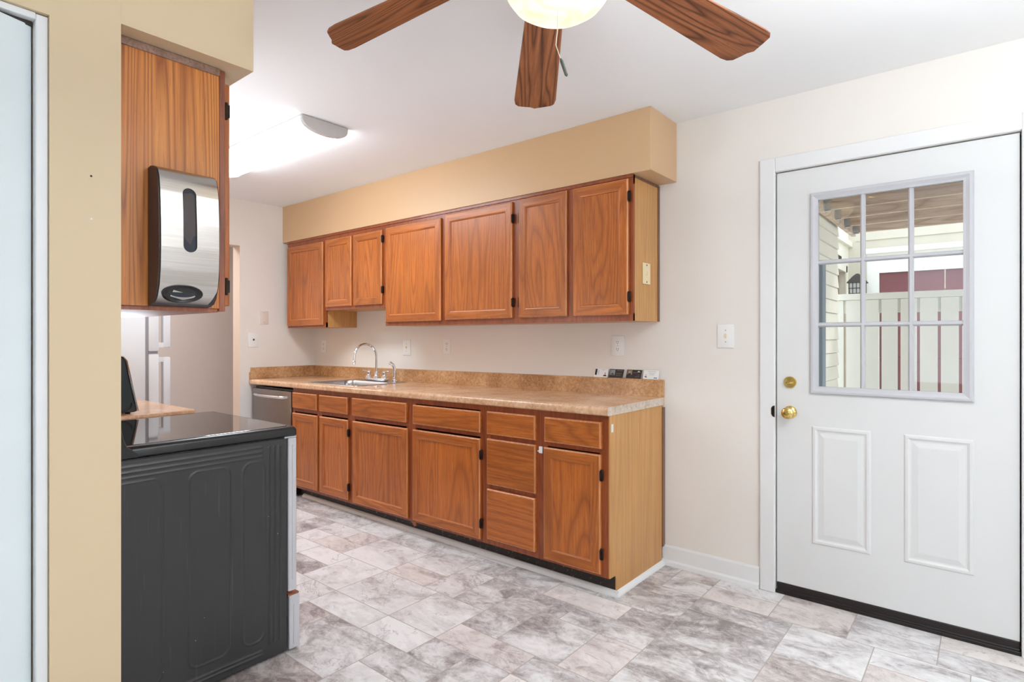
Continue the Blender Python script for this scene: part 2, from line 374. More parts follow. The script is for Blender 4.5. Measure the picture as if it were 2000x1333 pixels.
# closet wall facing the dining area
w = MB(); w.box(XL - .12, XL, 0.389, YK - .0005, 0, H); w.box(XL - .12, XL, -1.3, 0.389, 2.076, H); w.box(XL - .12, XL, -2.3, -1.3, 0, H)
struct('wall_closet', w, M_YELLOW, 'yellow wall stub beside the closet opening')
struct('wall_closet_back', MB().box(-2.75, -2.65, -2.3, YK - .12, 0, H), M_YELLOW)
WX = 1.66
w = MB(); w.box(WX, WX + .14, -2.3, -.4, 0, H); w.box(WX, WX + .14, 1.6, YW, 0, H); w.box(WX, WX + .14, -.4, 1.6, 0, .8); w.box(WX, WX + .14, -.4, 1.6, 2.15, H)
struct('wall_right', w, M_CREAM, 'cream wall of the dining area')
w = MB(); w.box(-2.75, -.75, -2.3, -2.16, 0, H); w.box(1.05, 1.8, -2.3, -2.16, 0, H); w.box(-.75, 1.05, -2.3, -2.16, 0, .70); w.box(-.75, 1.05, -2.3, -2.16, 2.15, H)
struct('wall_front', w, M_CREAM, 'cream wall behind the camera')
w = MB()
for y in (-.4, .58, 1.56): w.box(WX - .02, WX + .06, y, y + .04, .8, 2.15)
for z in (.8, 2.11): w.box(WX - .02, WX + .06, -.4, 1.6, z, z + .04)
struct('window_1', w, M_WHITE, 'white framed dining window')
w = MB()
for x in (-.75, .13, 1.01): w.box(x, x + .04, -2.22, -2.14, .70, 2.15)
for z in (.70, 2.11): w.box(-.75, 1.05, -2.22, -2.14, z, z + .04)
struct('window_2', w, M_WHITE, 'white framed rear window')
# soffits
struct('wall_soffit_right', MB().box(XF, -1.325, 2.722, YW, 2.116, H, .002), M_SOFFIT, 'gold painted soffit above the long run of wall cabinets')
struct('wall_soffit_left', MB().box(XF, XL, YK - .0004, 0.916, 2.12, H), M_YELLOW, 'yellow soffit above the short wall cabinet at left')
# baseboard with cap and shoe
def base_prof(x0, x1, y):
    return [(y, 0.0), (y, .108), (y - .006, .108), (y - .012, .098), (y - .014, .03), (y - .026, .022), (y - .028, 0.0)]
struct('baseboard_back', MB().prism(base_prof(0, 0, YW), 'yz', -1.405, -.886), M_WHITE, 'white baseboard between the base cabinets and the door', bevel=.001)
# white shoe strip round the cabinets
w = MB()
q = [(0, 0), (0, .026), (-.008, .0245), (-.017, .018), (-.023, .008), (-.024, 0)]
w.prism([(2.505 + a * 1.0, z) for a, z in q], 'yz', -4.19, -1.386)
w.loft([[(-1.405 - a, 2.49, z) for a, z in q], [(-1.405 - a, YW - .028, z) for a, z in q]])
struct('trim_2', w, M_WHITE, 'thin white shoe moulding around the foot of the base cabinets')
# door casing
w = MB()
def casing(w, x0, x1, z0, z1): w.box(x0, x1, YW - .016, YW, z0, z1, .004)
casing(w, -.884, -.812, 0, 2.147); casing(w, .102, .174, 0, 2.147); casing(w, -.812, .102, 2.075, 2.147)
struct('trim_3', w, M_WHITE, 'white door casing and jamb')

# ------------------------------------------------------------------ panelled fronts (facing -Y)
def ring_front(w, x0, x1, z0, z1, steps, mis, capmi):
    """nested rectangles: steps = (inset, y); mis per band = (bottom, right, top, left) indices or int"""
    loops = []
    for ins, y in steps: loops.append([(x0 + ins, y, z0 + ins), (x1 - ins, y, z0 + ins), (x1 - ins, y, z1 - ins), (x0 + ins, y, z1 - ins)])
    L = [[w.bm.verts.new(p) for p in lp] for lp in loops]
    for k in range(len(L) - 1):
        for i in range(4):
            j = (i + 1) % 4
            f = w.bm.faces.new((L[k][i], L[k][j], L[k + 1][j], L[k + 1][i])); mk = mis[k]
            f.material_index = mk if isinstance(mk, int) else mk[i]
    w.bm.faces.new(L[-1]).material_index = capmi
    w.bm.faces.new(list(reversed(L[0]))).material_index = capmi
VH = (1, 0, 1, 0)
def hinge(x, y, z, parent, lean=False, side=1):
    w = MB(lean); w.box(x - .004, x + .009 , y - .004, y + .008, z - .028, z + .028, .002)
    w.tube([(x, y - .006, z - .020), (x, y - .006, z + .020)], .0045, 8)
    w.tube([(x, y - .006, z + .020), (x, y - .006, z + .027)], .003, 8, rs=[.0045, .001])
    w.tube([(x, y - .006, z - .027), (x, y - .006, z - .020)], .003, 8, rs=[.001, .0045])
    return w.build('hinge', M_HINGE, parent, smooth=True)
def cab_door(x0, x1, z0, z1, yf, parent, hinges=(), lean=False, rail=.055, hside=1):
    """frame and recessed panel door, front at y = yf, 19 mm thick"""
    w = MB(lean); th = .019; yb = yf + th
    r = min(rail, (x1 - x0) * .22)
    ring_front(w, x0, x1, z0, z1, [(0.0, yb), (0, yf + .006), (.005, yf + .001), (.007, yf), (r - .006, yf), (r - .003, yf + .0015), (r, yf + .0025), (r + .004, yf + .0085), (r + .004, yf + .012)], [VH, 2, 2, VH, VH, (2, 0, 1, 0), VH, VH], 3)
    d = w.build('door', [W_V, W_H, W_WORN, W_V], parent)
    w = MB(lean); w.box(x0 + r, x1 - r, yf + .0085, yf + .0118, z0 + r, z1 - r)
    w.build('panel', W_PANEL, d)
    for z in hinges: hinge(x1 + .003 if hside > 0 else x0 - .003, yf + .006, z, d, lean)
    return d
def drawer(x0, x1, z0, z1, yf, parent, name='drawer', lean=True):
    w = MB(lean); yb = yf + .019
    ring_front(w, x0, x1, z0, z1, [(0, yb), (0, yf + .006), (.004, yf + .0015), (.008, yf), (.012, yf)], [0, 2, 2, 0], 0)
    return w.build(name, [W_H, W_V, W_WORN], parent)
def face_frame(w, xs, zs, x0, x1, z0, z1, yf, yb, mi=0):
    """slab front frame built of stiles and rails; xs stile intervals, zs rail intervals"""
    for a, b_ in xs: w.box(a, b_, yf, yb, z0, z1, 0, mi)
    for a, b_ in zs: w.box(x0, x1, yf + .0005, yb, a, b_, 0, mi)

# ------------------------------------------------------------------ wall cabinets (long run)
UF = 2.735
def wall_cabinet(x0, x1, z0, z1, label, doors, side=None):
    t = thing('wall_cabinet', ((x0 + x1) / 2, 2.89, z0), label, 'cabinet', 'oak wall cabinets under the gold soffit')
    w = MB(); w.box(x0, x1, UF + .018, YW, z0 + .001, z1, 0.0)
    w.build('body', W_SIDE, t)
    w = MB(); xs = [(x0, doors[0][0] + .012)] + [(doors[k][1] - .012, doors[k + 1][0] + .012) for k in range(len(doors) - 1)] + [(doors[-1][1] - .012, x1)]
    face_frame(w, xs, [(z0, z0 + .04), (z1 - .05, z1)], x0, x1, z0, z1, UF, UF + .0178)
    w.build('face_frame', W_FRAME, t)
    for d in doors: cab_door(d[0], d[1], d[2], d[3], UF - .019, t, d[4], hside=1)
    return t
ZT = 2.1155
a = wall_cabinet(-4.85, -4.2505, 1.348, ZT, 'narrow dark oak wall cabinet at the far end beside the short cabinet over the sink', [(-4.835, -4.275, 1.366, 2.062, ())])
bcab = wall_cabinet(-4.2495, -3.4685, 1.487, ZT, 'short two-door oak wall cabinet over the sink', [(-4.238, -3.878, 1.512, 2.066, ()), (-3.852, -3.495, 1.512, 2.066, (1.62, 2.0))])
ccab = wall_cabinet(-3.4675, -2.2205, 1.348, ZT, 'widest oak wall cabinet with two broad doors, right of the sink', [(-3.45, -2.862, 1.376, 2.072, ()), (-2.822, -2.237, 1.380, 2.088, (1.475, 1.985))])
dcab = wall_cabinet(-2.2195, -1.43, 1.348, ZT, 'nearest oak wall cabinet with two narrow doors and an ivory plate on its side', [(-2.185, -1.838, 1.380, 2.093, ()), (-1.795, -1.452, 1.380, 2.093, (1.475, 2.0))])
w = MB(); w.box(-1.4315, -1.424, 3.022, YW - .001, 1.350, 2.110, .001); w.box(-1.4315, -1.426, UF + .0185, 3.022, 2.098, 2.112, .001)
w.build('scribe_strip', W_STRIP, dcab)['label'] = 'dark brown filler strip along the wall'
# removed-hinge marks on the door at its left
for z in (1.985, 1.475): MB().box(-2.201, -2.194, UF - .0012, UF + .001, z - .03, z + .03).build('hinge_mark', M_HINGE, dcab)
# shadow moulding along soffit
w = MB(); w.box(-4.85, -1.428, UF - .006, UF, 2.098, ZT - .0005, .001)
tag(w.build('top_moulding', W_FRAME), 'thin dark oak strip under the gold soffit along the cabinet tops', 'moulding')
# ivory plate on side
t = thing('wall_plate', (-1.43, 2.876, 1.605), 'ivory plate screwed to the side of the nearest wall cabinet', 'wall plate')
w = MB(); w.box(-1.4298, -1.4225, 2.835, 2.918, 1.548, 1.663, .0025, 0, 2); w.build('plate', M_IVORY, t)
for z in (1.560, 1.651):
    w = MB(); w.lathe([(0.0045, 0), (.0045, .001), (.001, .0016)], (-1.4225, 2.876, z), (1, 0, 0), 10, cap1=True); w.build('screw', M_SLOT, t)
w = MB(); w.tube([(-1.421, 2.872, 1.598), (-1.418, 2.880, 1.601), (-1.418, 2.882, 1.610), (-1.421, 2.876, 1.614)], .0018, 6); w.build('hook', M_IVORY, t)

# ------------------------------------------------------------------ base cabinets
BF = 2.440; BD = 2.421
def base_cabinet(x0, x1, label, fronts, stiles, rails, side=False):
    t = thing('base_cabinet', ((x0 + x1) / 2, 2.74, 0), label, 'cabinet', 'oak base cabinets under the tan countertop')
    w = MB(True); w.box(x0, x0 + .014, BF + .018, YW, .10, .884); w.box(x1 - .014, x1, BF + .018, YW, .10, .884)
    w.box(x0 + .0141, x1 - .0141, BF + .018, YW, .10, .114); w.box(x0 + .0141, x1 - .0141, YW - .008, YW, .1141, .884)
    w.build('body', W_SIDE, t)
    w = MB(True); face_frame(w, stiles, rails, x0, x1, .100, .884, BF, BF + .0178); w.build('face_frame', W_FRAME, t)
    w = MB(); w.box(x0, x1, 2.505, 2.53, .0, .0995 + .0065 * (x0 + 1.4)); w.build('toe_kick', M_KICK, t)
    for k, *a_ in fronts:
        if k == 'door': cab_door(a_[0], a_[1], a_[2], a_[3], BD, t, a_[4], True)
        elif k == 'drawer': drawer(a_[0], a_[1], a_[2], a_[3], BD, t)
        else: drawer(a_[0], a_[1], a_[2], a_[3], BD, t, 'false_front')
    return t
RA = [(.10, .135), (.700, .732), (.852, .884)]
base_cabinet(-4.2495, -3.4855, 'far two-door oak base cabinet next to the dishwasher', [('false_front', -4.235, -3.893, .728, .850), ('false_front', -3.862, -3.503, .728, .850), ('door', -4.235, -3.884, .124, .690, ()), ('door', -3.857, -3.496, .124, .690, (.215, .60))],
             [(-4.2495, -4.222), (-3.905, -3.845), (-3.515, -3.4855)], RA)
base_cabinet(-3.4845, -2.2045, 'wide oak base cabinet with two broad doors in the middle of the run', [('drawer', -3.448, -2.868, .726, .852), ('drawer', -2.806, -2.229, .724, .846), ('door', -3.442, -2.856, .118, .690, ()), ('door', -2.808, -2.229, .118, .690, (.21, .60))],
             [(-3.4845, -3.43), (-2.88, -2.795), (-2.24, -2.2045)], RA)
base_cabinet(-2.2035, -1.8205, 'oak base cabinet with a stack of three drawers', [('drawer', -2.178, -1.837, .722, .852), ('drawer', -2.178, -1.835, .441, .698), ('drawer', -2.178, -1.838, .133, .416)],
             [(-2.2035, -2.165), (-1.85, -1.8205)], [(.10, .145), (.405, .452), (.685, .735), (.852, .884)])
ecab = base_cabinet(-1.8195, -1.4065, 'nearest oak base cabinet with one drawer and one narrow door at the open end', [('drawer', -1.778, -1.440, .722, .852), ('door', -1.783, -1.443, .116, .694, (.215, .595))],
             [(-1.8195, -1.765), (-1.455, -1.4065)], RA)
# end panel with toe notch, and strip at wall
w = MB()
w.prism([(BF + .0005, .102), (2.485, .102), (2.497, .098), (2.5045, .085), (2.5045, .0), (3.010, .0), (3.010, .884), (BF + .0005, .884)], 'yz', -1.4062, -1.3990)
w.build('side_panel', W_SIDE, ecab)['label'] = 'pale yellow-oak laminate end panel'
w = MB(); w.box(-1.4062, -1.3920, 3.0105, YW - .0005, .10, .872, .0015); w.build('scribe_strip', W_STRIP, ecab)['label'] = 'dark brown filler strip along the wall'
w = MB(); w.box(-1.399, -1.3982, 2.452, 2.472, .803, .842); w.build('tape_scrap', M_CAULK, ecab)
w = MB(); w.box(-1.82, -1.797, BF - .006, BF - .0005, .655, .690, .001); w.box(-1.826, -1.818, BF - .010, BF - .0005, .662, .668, .001)
tag(w.build('safety_latch', M_PLATE), 'small white plastic catch on the cabinet frame between the drawer stack and the nearest door', 'latch')
# splinter under the wide cabinet
w = MB(); w.prism([(-2.86, .10), (-2.80, .10), (-2.795, .068), (-2.812, .062)], 'xz', 2.444, 2.452); 
o = w.build('loose_splinter', W_OLDV); tag(o, 'split piece of wood hanging under the wide base cabinet', 'splinter')

# ------------------------------------------------------------------ countertop, sink, tap
CT = .927; CB = .885; CF = 2.412
SX0, SX1, SY0, SY1 = -4.115, -3.475, 2.475, 2.965      # sink rim
def slab_profile(y1):
    p = []
    for k in range(7):
        a_ = PI / 2 * k / 6; p.append((CF + .019 - .019 * math.sin(a_), CT - .019 + .019 * math.cos(a_)))
    p = list(reversed(p)); p = [(CF, CB + .006), (CF + .006, CB)][::-1] + p
    return [(y1, CB)] + p + [(y1, CT)]
t = thing('countertop', (-3.15, 2.73, CB), 'long mottled tan laminate countertop with backsplash holding the sink', 'countertop')
w = MB(True)
pr = slab_profile(SY0 + .02); w.prism(pr, 'yz', XF + .001, -1.397)
w.box(XF + .001, SX0 + .02, SY0 + .02, YW - .0005, CB, CT); w.box(SX1 - .02, -1.397, SY0 + .02, YW - .0005, CB, CT); w.box(SX0 + .02, SX1 - .02, SY1 - .02, YW - .0005, CB, CT)
bmesh.ops.remove_doubles(w.bm, verts=w.bm.verts, dist=1e-5)
w.build('slab', M_LAM, t, smooth=True)
w = MB(True); w.prism(slab_profile(YW - .02), 'yz', -1.3968, -1.3952); w.build('end_cap', M_LAMR, t)['label'] = 'greyish end strip'
w = MB(True)
w.prism([(3.019, CT + .0003), (3.019, CT + .094), (3.022, CT + .098), (YW - .0005, CT + .098), (YW - .0005, CT + .0003)], 'yz', XF + .022, -1.3955)
w.build('backsplash', M_LAMS, t)
w = MB(True); w.box(XF + .001, XF + .021, CF + .012, YW - .0006, CT + .0003, CT + .099, .002); w.box(XF + .001, XF + .003, CF + .002, CF + .02, CB, CT + .06); w.build('side_splash', M_LAMS, t)

t = thing('sink', ((SX0 + SX1) / 2, (SY0 + SY1) / 2, CT - .15), 'stainless steel drop-in sink in the tan countertop', 'sink')
def rrect(x0, x1, y0, y1, r, z, n=6):
    pts = []
    for cx, cy, a0 in ((x1 - r, y1 - r, 0), (x0 + r, y1 - r, PI / 2), (x0 + r, y0 + r, PI), (x1 - r, y0 + r, 1.5 * PI)):
        for k in range(n + 1): a_ = a0 + PI / 2 * k / n; pts.append((cx + r * math.cos(a_), cy + r * math.sin(a_), z))
    return pts
w = MB(True)
ins = [(0, .03, -.0005 + .0012), (.001, .03, .003), (.012, .03, .0045), (.028, .028, .002)]
loops = [rrect(SX0 + i, SX1 - i, SY0 + i, SY1 - i, r, CT + z) for i, r, z in ins]
bx0, bx1, by0, by1 = SX0 + .045, SX1 - .045, SY0 + .04, SY1 - .115
for i, r, z in [(0, .07, .0015), (.004, .07, -.004), (.010, .07, -.03), (.02, .075, -.14), (.05, .07, -.160)]: loops.append(rrect(bx0 + i, bx1 - i, by0 + i, by1 - i, r, CT + z))
w.loft(loops, 0, True, False, True)
w.build('basin', M_SINKST, t, smooth=True)
w = MB(True); w.lathe([(.001, .003), (.03, .003), (.045, .005), (.052, .001)], (-3.79, 2.67, CT - .161), seg=24); w.build('drain', M_CHROME, t, smooth=True)

t = thing('faucet', (-3.80, 2.905, CT), 'chrome two-handle gooseneck faucet at the back of the sink', 'faucet')
FX, FY, FZ = -3.80, 2.905, tilt(-3.8, CT) + .0045
w = MB(); w.box(FX - .128, FX + .128, FY - .027, FY + .027, FZ, FZ + .022, .009, 0, 3); w.build('base_plate', M_CHROME, t, smooth=True)
w = MB(); w.lathe([(.024, .018), (.022, .03), (.015, .045), (.017, .05), (.013, .06), (.011, .075)], (FX, FY, FZ), seg=20)
pts = [(FX, FY, FZ + .06), (FX, FY, FZ + .19)]
for k in range(1, 15): a_ = PI * k / 15 * 1.04; pts.append((FX, FY - .105 + .105 * math.cos(a_), FZ + .19 + .105 * math.sin(a_)))
pts.append((FX, FY - .213, FZ + .158)); w.tube(pts, .0095, 14)
w.lathe([(.0125, 0), (.0125, .024), (.0095, .028)], (FX, FY - .2135, FZ + .138), seg=16, cap0=True); w.build('spout', M_CHROME, t, smooth=True)
for s in (-1, 1):
    w = MB(); hx = FX + s * .10
    w.lathe([(.024, .018), (.023, .028), (.016, .04), (.014, .05), (.018, .062), (.016, .074), (.001, .080)], (hx, FY, FZ), seg=20)
    w.tube([(hx, FY, FZ + .066), (hx + s * .03, FY - .006, FZ + .074), (hx + s * .058, FY - .01, FZ + .078), (hx + s * .068, FY - .011, FZ + .077)], .006, 10, rs=[.007, .005, .008, .002]); w.build('handle', M_CHROME, t, smooth=True)
t = thing('side_sprayer', (-3.575, 2.905, CT), 'chrome pull-out side sprayer to the right of the faucet', 'sprayer')
w = MB(); w.lathe([(.024, 0), (.024, .006), (.015, .014), (.013, .03), (.015, .034)], (-3.575, FY, FZ), seg=18, cap0=True); w.build('holder', M_CHROME, t, smooth=True)
w = MB(); w.tube([(-3.575, FY, FZ + .03), (-3.575, FY, FZ + .07), (-3.573, FY, FZ + .105), (-3.578, FY - .012, FZ + .135), (-3.59, FY - .035, FZ + .152)], .012, 12, rs=[.012, .014, .010, .013, .014]); w.build('spray_head', M_CHROME, t, smooth=True)

# ------------------------------------------------------------------ dishwasher
t = thing('dishwasher', (-4.58, 2.74, 0), 'stainless dishwasher at the far end under the countertop', 'dishwasher')
w = MB(); w.box(-4.885, -4.254, 2.46, 3.02, .012, .845); w.build('body', M_BLACKPL, t)
w = MB(); w.box(-4.884, -4.262, 2.425, 2.4595, .11, .832, .006, 0, 2); w.build('door', M_DWST, t, smooth=True)
w = MB(); pts = []
for k in range(13):
    s = k / 12; pts.append((-4.845 + .545 * s, 2.424 - .040 * math.sin(PI * s) ** .6, .782))
w.tube(pts, .013, 10, rs=[.006] + [.013] * 11 + [.006]); w.build('handle', M_CHROME, t, smooth=True)
w = MB(); w.box(-4.88, -4.26, 2.50, 2.52, .012, .105); w.build('toe_kick', M_BLACKPL, t)

# ------------------------------------------------------------------ wall plates
def outlet(x, z, label, ww=.076, group='white duplex outlets'):
    t = thing('power_outlet', (x, YW, z - .057), label, 'outlet', group)
    w = MB(); w.box(x - ww / 2, x + ww / 2, YW - .006, YW - .0003, z - .058, z + .058, .0025, 0, 2); w.build('plate', M_PLATE, t, smooth=True)
    for s in (-1, 1):
        w = MB(); w.prism([(x + .0165 * math.cos(a_), z + s * .021 + max(-.0135, min(.0135, .0165 * math.sin(a_)))) for a_ in [2 * PI * k / 20 for k in range(20)]], 'xz', YW - .0078, YW - .0055); r = w.build('receptacle', M_PLATE, t)
        w = MB(); zc = z + s * .021
        w.box(x - .0075, x - .0052, YW - .0084, YW - .0077, zc - .001, zc + .008); w.box(x + .0045, x + .0068, YW - .0084, YW - .0077, zc - .001, zc + .007)
        w.lathe([(.0026, 0), (.0026, .0007)], (x, YW - .0077, zc - .007), (0, -1, 0), 8, cap1=True); w.build('slot', M_SLOT, r)
    w = MB(); w.lathe([(.002, 0), (.002, .001)], (x, YW - .006, z), (0, -1, 0), 8, cap1=True); w.build('screw', M_SLOT, t)
outlet(-4.755, 1.180, 'white outlet in the corner to the left of the faucet')
outlet(-3.127, 1.194, 'white outlet on the wall beneath the widest wall cabinet')
outlet(-1.688, 1.212, 'white outlet above the row of cards', .086)
def switch(x, z, label, ww=.084, lit=1):
    t = thing('light_switch', (x, YW, z - .06), label, 'light switch', 'white toggle switches on the cabinet wall')
    w = MB(); w.box(x - ww / 2, x + ww / 2, YW - .006, YW - .0003, z - .062, z + .062, .0025, 0, 2); w.build('plate', M_PLATE, t, smooth=True)
    w = MB(); w.box(x - .005, x + .005, YW - .0068, YW - .0058, z - .012, z + .012); w.box(x - .0035, x + .0035, YW - .0165, YW - .006, z - .001, z + .007, .001); w.build('toggle', M_IVORY, t)
    for s in (-1, 1):
        w = MB(); w.lathe([(.0022, 0), (.0022, .001)], (x, YW - .006, z + s * .030), (0, -1, 0), 8, cap1=True); w.build('screw', M_SLOT, t)
switch(-3.585, 1.182, 'white switch plate on the wall to the right of the faucet', .09)
switch(-1.056, 1.268, 'white light switch between the cabinets and the white door', .088)
t = thing('light_switch', (XF, 2.455, 1.18), 'white switch plate on the far wall above the end of the countertop', 'light switch')
w = MB(); w.box(XF + .0003, XF + .006, 2.405, 2.498, 1.178, 1.306, .0025, 0, 2); w.build('plate', M_PLATE, t, smooth=True)
w = MB(); w.box(XF + .006, XF + .0165, 2.447, 2.456, 1.236, 1.252, .001); w.build('toggle', M_SLOT, t)
t = thing('blank_plate', (XF, 2.55, 1.38), 'cream painted blank plate on the far wall, higher of the two', 'wall plate')
w = MB(); w.box(XF + .0003, XF + .007, 2.512, 2.585, 1.382, 1.494, .002, 0, 2); w.build('plate', M_CREAMPL, t, smooth=True)
for z in (1.397, 1.479):
    w = MB(); w.lathe([(.003, 0), (.003, .001)], (XF + .007, 2.548, z), (1, 0, 0), 8, cap1=True); w.build('screw', M_GREY, t)

# ------------------------------------------------------------------ business cards leaning on the backsplash ledge
Mc_w = plain('card_white', (240, 240, 240), 0.4, var=.01); Mc_k = plain('card_black', (44, 38, 42), 0.35, var=.05)
Mc_gr = plain('print_grey', (150, 156, 162), .5); Mc_f = plain('print_skin', (214, 170, 146), .5); Mc_dk = plain('print_dark', (46, 44, 48), .5); Mc_bl = plain('print_blue', (80, 130, 170), .5); Mc_wh = plain('print_white', (225, 225, 225), .5); Mc_gd = plain('print_tan', (150, 130, 110), .5)
def card(x0, x1, label, base, items, lean_=.010, skew=.0):
    z0 = tilt(x0, CT + .098) + .0008; h = .050
    t = thing('business_card', ((x0 + x1) / 2, 3.03, z0), label, 'card', 'business cards on the backsplash ledge')
    y0, y1 = YW - .0155, YW - .0155 + lean_
    def P(u, v_, d): return (x0 + (x1 - x0) * u + skew * v_, y0 + (y1 - y0) * v_ - d, z0 + h * v_)
    def quad(w, pts, d0, d1):
        w.loft([[P(u, v_, d0) for u, v_ in pts], [P(u, v_, d1) for u, v_ in pts]])
    w = MB(); quad(w, [(0, 0), (1, 0), (1, 1), (0, 1)], 0, .0006); w.build('card_stock', base, t)
    for nm, pts, mm in items:
        w = MB(); quad(w, pts, .0006, .0009); w.build(nm, mm, t)
R4 = lambda a, b_, c_, d_: [(a, b_), (c_, b_), (c_, d_), (a, d_)]
def ell(cx, cy, rx, ry): return [(cx + rx * math.cos(2 * PI * k / 12), cy + ry * math.sin(2 * PI * k / 12)) for k in range(12)]
def bust(cx, cy, s): return [(cx - s, cy - 1.6 * s), (cx - s * .8, cy - s * .6), (cx - .3 * s, cy - s * .2), (cx + .3 * s, cy - s * .2), (cx + s * .8, cy - s * .6), (cx + s, cy - 1.6 * s)]
card(-1.846, -1.752, 'white card with a portrait at lower right, leftmost on the ledge', Mc_w, [('portrait', bust(.80, .34, .13), Mc_dk), ('face', ell(.80, .46, .06, .12), Mc_f), ('photo', R4(.05, .25, .2, .97), Mc_dk), ('text', R4(.3, .3, .33, .85), Mc_gr), ('text', R4(.5, .86, .75, .89), Mc_gr)], skew=.004)
card(-1.745, -1.650, 'black card with a portrait in a dark suit and tie', Mc_k, [('photo', R4(.05, .30, .40, .92), Mc_gr), ('portrait', bust(.22, .56, .15), Mc_dk), ('face', ell(.22, .70, .06, .13), Mc_f), ('text', R4(.5, .84, .92, .88), Mc_gd), ('text', R4(.5, .5, .85, .53), Mc_gd), ('text', R4(.5, .3, .8, .33), Mc_gd)], skew=.006)
card(-1.630, -1.535, 'black card with a portrait and a small white mark at upper right', Mc_k, [('photo', R4(.05, .42, .36, .96), Mc_gd), ('portrait', bust(.2, .62, .12), Mc_dk), ('face', ell(.2, .72, .06, .13), Mc_f), ('mark', [(.7, .74), (.78, .9), (.86, .8), (.92, .74)], Mc_wh), ('text', R4(.42, .66, .72, .69), Mc_gd), ('text', R4(.6, .2, .92, .23), Mc_gd), ('text', R4(.7, .4, .9, .43), Mc_gd)], skew=.006)
card(-1.522, -1.427, 'white card with a tiny portrait at lower left, rightmost on the ledge', Mc_w, [('portrait', bust(.18, .32, .08), Mc_dk), ('face', ell(.18, .42, .04, .09), Mc_f), ('text', R4(.3, .82, .82, .85), Mc_gr), ('text', R4(.35, .64, .75, .67), Mc_gr), ('text', R4(.4, .5, .7, .53), Mc_gr), ('mark', R4(.7, .1, .92, .2), Mc_bl)], skew=.003)

# ------------------------------------------------------------------ outside door
DF = YW + .004     # face of slab
t = thing('door_1', (-.355, YW + .02, .06), 'white steel outside door with nine-pane window and two raised panels', None, None, 'structure')
LX0, LX1, LZ0, LZ1 = -.658, -.044, .992, 1.948    # lite frame outer
GX0, GX1, GZ0, GZ1 = -.622, -.078, 1.024, 1.910
w = MB()
sx0, sx1, sz0, sz1 = DX0 + .0055, DX1 - .0055, .056, 2.0700
# slab pieces around the glass
w.box(sx0, GX0 - .01, DF, DF + .044, sz0, sz1); w.box(GX1 + .01, sx1, DF, DF + .044, sz0, sz1)
w.box(GX0 - .01, GX1 + .01, DF, DF + .044, GZ1 + .01, sz1); w.box(GX0 - .01, GX1 + .01, DF, DF + .044, sz0, GZ0 - .01)
bmesh.ops.remove_doubles(w.bm, verts=w.bm.verts, dist=1e-5)
w.build('door_slab', M_DOOR, t)
w = MB(); w.box(DX0 + .0002, DX0 + .012, DF + .046, DF + .060, .02, 2.0745); w.box(DX1 - .012, DX1 - .0002, DF + .046, DF + .060, .02, 2.0745); w.box(DX0 + .012, DX1 - .012, DF + .046, DF + .060, 2.063, 2.0745); w.build('dark_gap_strip', M_THRESH, t)  # dark strip added behind the slab's edge gap, standing in for its shade
for (x0, x1) in ((-.650, -.408), (-.285, -.043)):
    w = MB()
    ring_front(w, x0, x1, .278, .838, [(0, DF + .001), (0, DF - .0001), (.006, DF - .006), (.015, DF - .007), (.024, DF - .0015), (.030, DF - .0012), (.052, DF - .0060), (.058, DF - .0062)], [0] * 7, 0)
    w.build('raised_panel', M_DOOR, t, smooth=False)
w = MB()
fr = [(0, DF), (.001, DF - .008), (.006, DF - .0125), (.014, DF - .013), (.026, DF - .008), (.036, DF - .006), (.036, DF + .016)]
loops = [[(LX0 + i, y, LZ0 + i), (LX1 - i, y, LZ0 + i), (LX1 - i, y, LZ1 - i), (LX0 + i, y, LZ1 - i)] for i, y in fr]
w.loft(loops, 0, True, False, False)
w.build('lite_frame', M_LITE, t)
w = MB(); w.box(GX0 - .008, GX1 + .008, DF + .012, DF + .016, GZ0 - .008, GZ1 + .008); w.build('glass_pane', M_GLASS, t)
w = MB()
mw = .011
for k in (1, 2):
    x = GX0 + (GX1 - GX0) * k / 3; w.prism([(x - mw, DF + .0115), (x - mw * .8, DF + .003), (x - mw * .35, DF - .003), (x + mw * .35, DF - .003), (x + mw * .8, DF + .003), (x + mw, DF + .0115)], 'xy', GZ0 - .006, GZ1 + .006)
    z = GZ0 + (GZ1 - GZ0) * k / 3 + .001
    w.prism([(DF + .0115, z - mw), (DF + .003, z - mw * .8), (DF - .0026, z - mw * .35), (DF - .0026, z + mw * .35), (DF + .003, z + mw * .8), (DF + .0115, z + mw)], 'yz', GX0 - .006, GX1 + .006)
w.build('muntin_grid', M_LITE, t)
# deadbolt
w = MB(); w.lathe([(.029, 0), (.029, .006), (.026, .010), (.001, .011)], (-.746, DF, 1.042), (0, -1, 0), 32); db = w.build('deadbolt', M_BRASS, t, smooth=True)
w = MB(); w.box(-.763, -.730, DF - .026, DF - .010, 1.036, 1.045, .0035, 0, 2); w.build('thumb_turn', M_BRASS, db, smooth=True)
w = MB(); w.lathe([(.031, 0), (.030, .004), (.018, .008), (.012, .016), (.012, .028), (.022, .036), (.028, .047), (.027, .058), (.018, .066), (.010, .067), (.009, .064), (.001, .064)], (-.746, DF, .896), (0, -1, 0), 32); kb = w.build('door_knob', M_BRASS, t, smooth=True)
w = MB(); w.box(-.749, -.743, DF - .070, DF - .063, .889, .903, .001); w.build('lock_button', M_BRASS, kb)
w = MB(); w.box(-.8155, -.8125, YW - .0175, YW - .0145, .868, .925); w.prism([(-.828, .882), (-.828, .912), (-.822, .922), (-.812, .925), (-.812, .868), (-.822, .872)], 'xz', YW - .0185, YW - .016); w.build('strike_plate', M_HINGE, t)
w = MB(); w.box(sx0, sx1, DF - .003, DF + .030, .024, .0550, .003); w.box(sx0, sx1, DF - .006, DF + .01, .0165, .026, .002); w.build('door_sweep', M_THRESH, t)
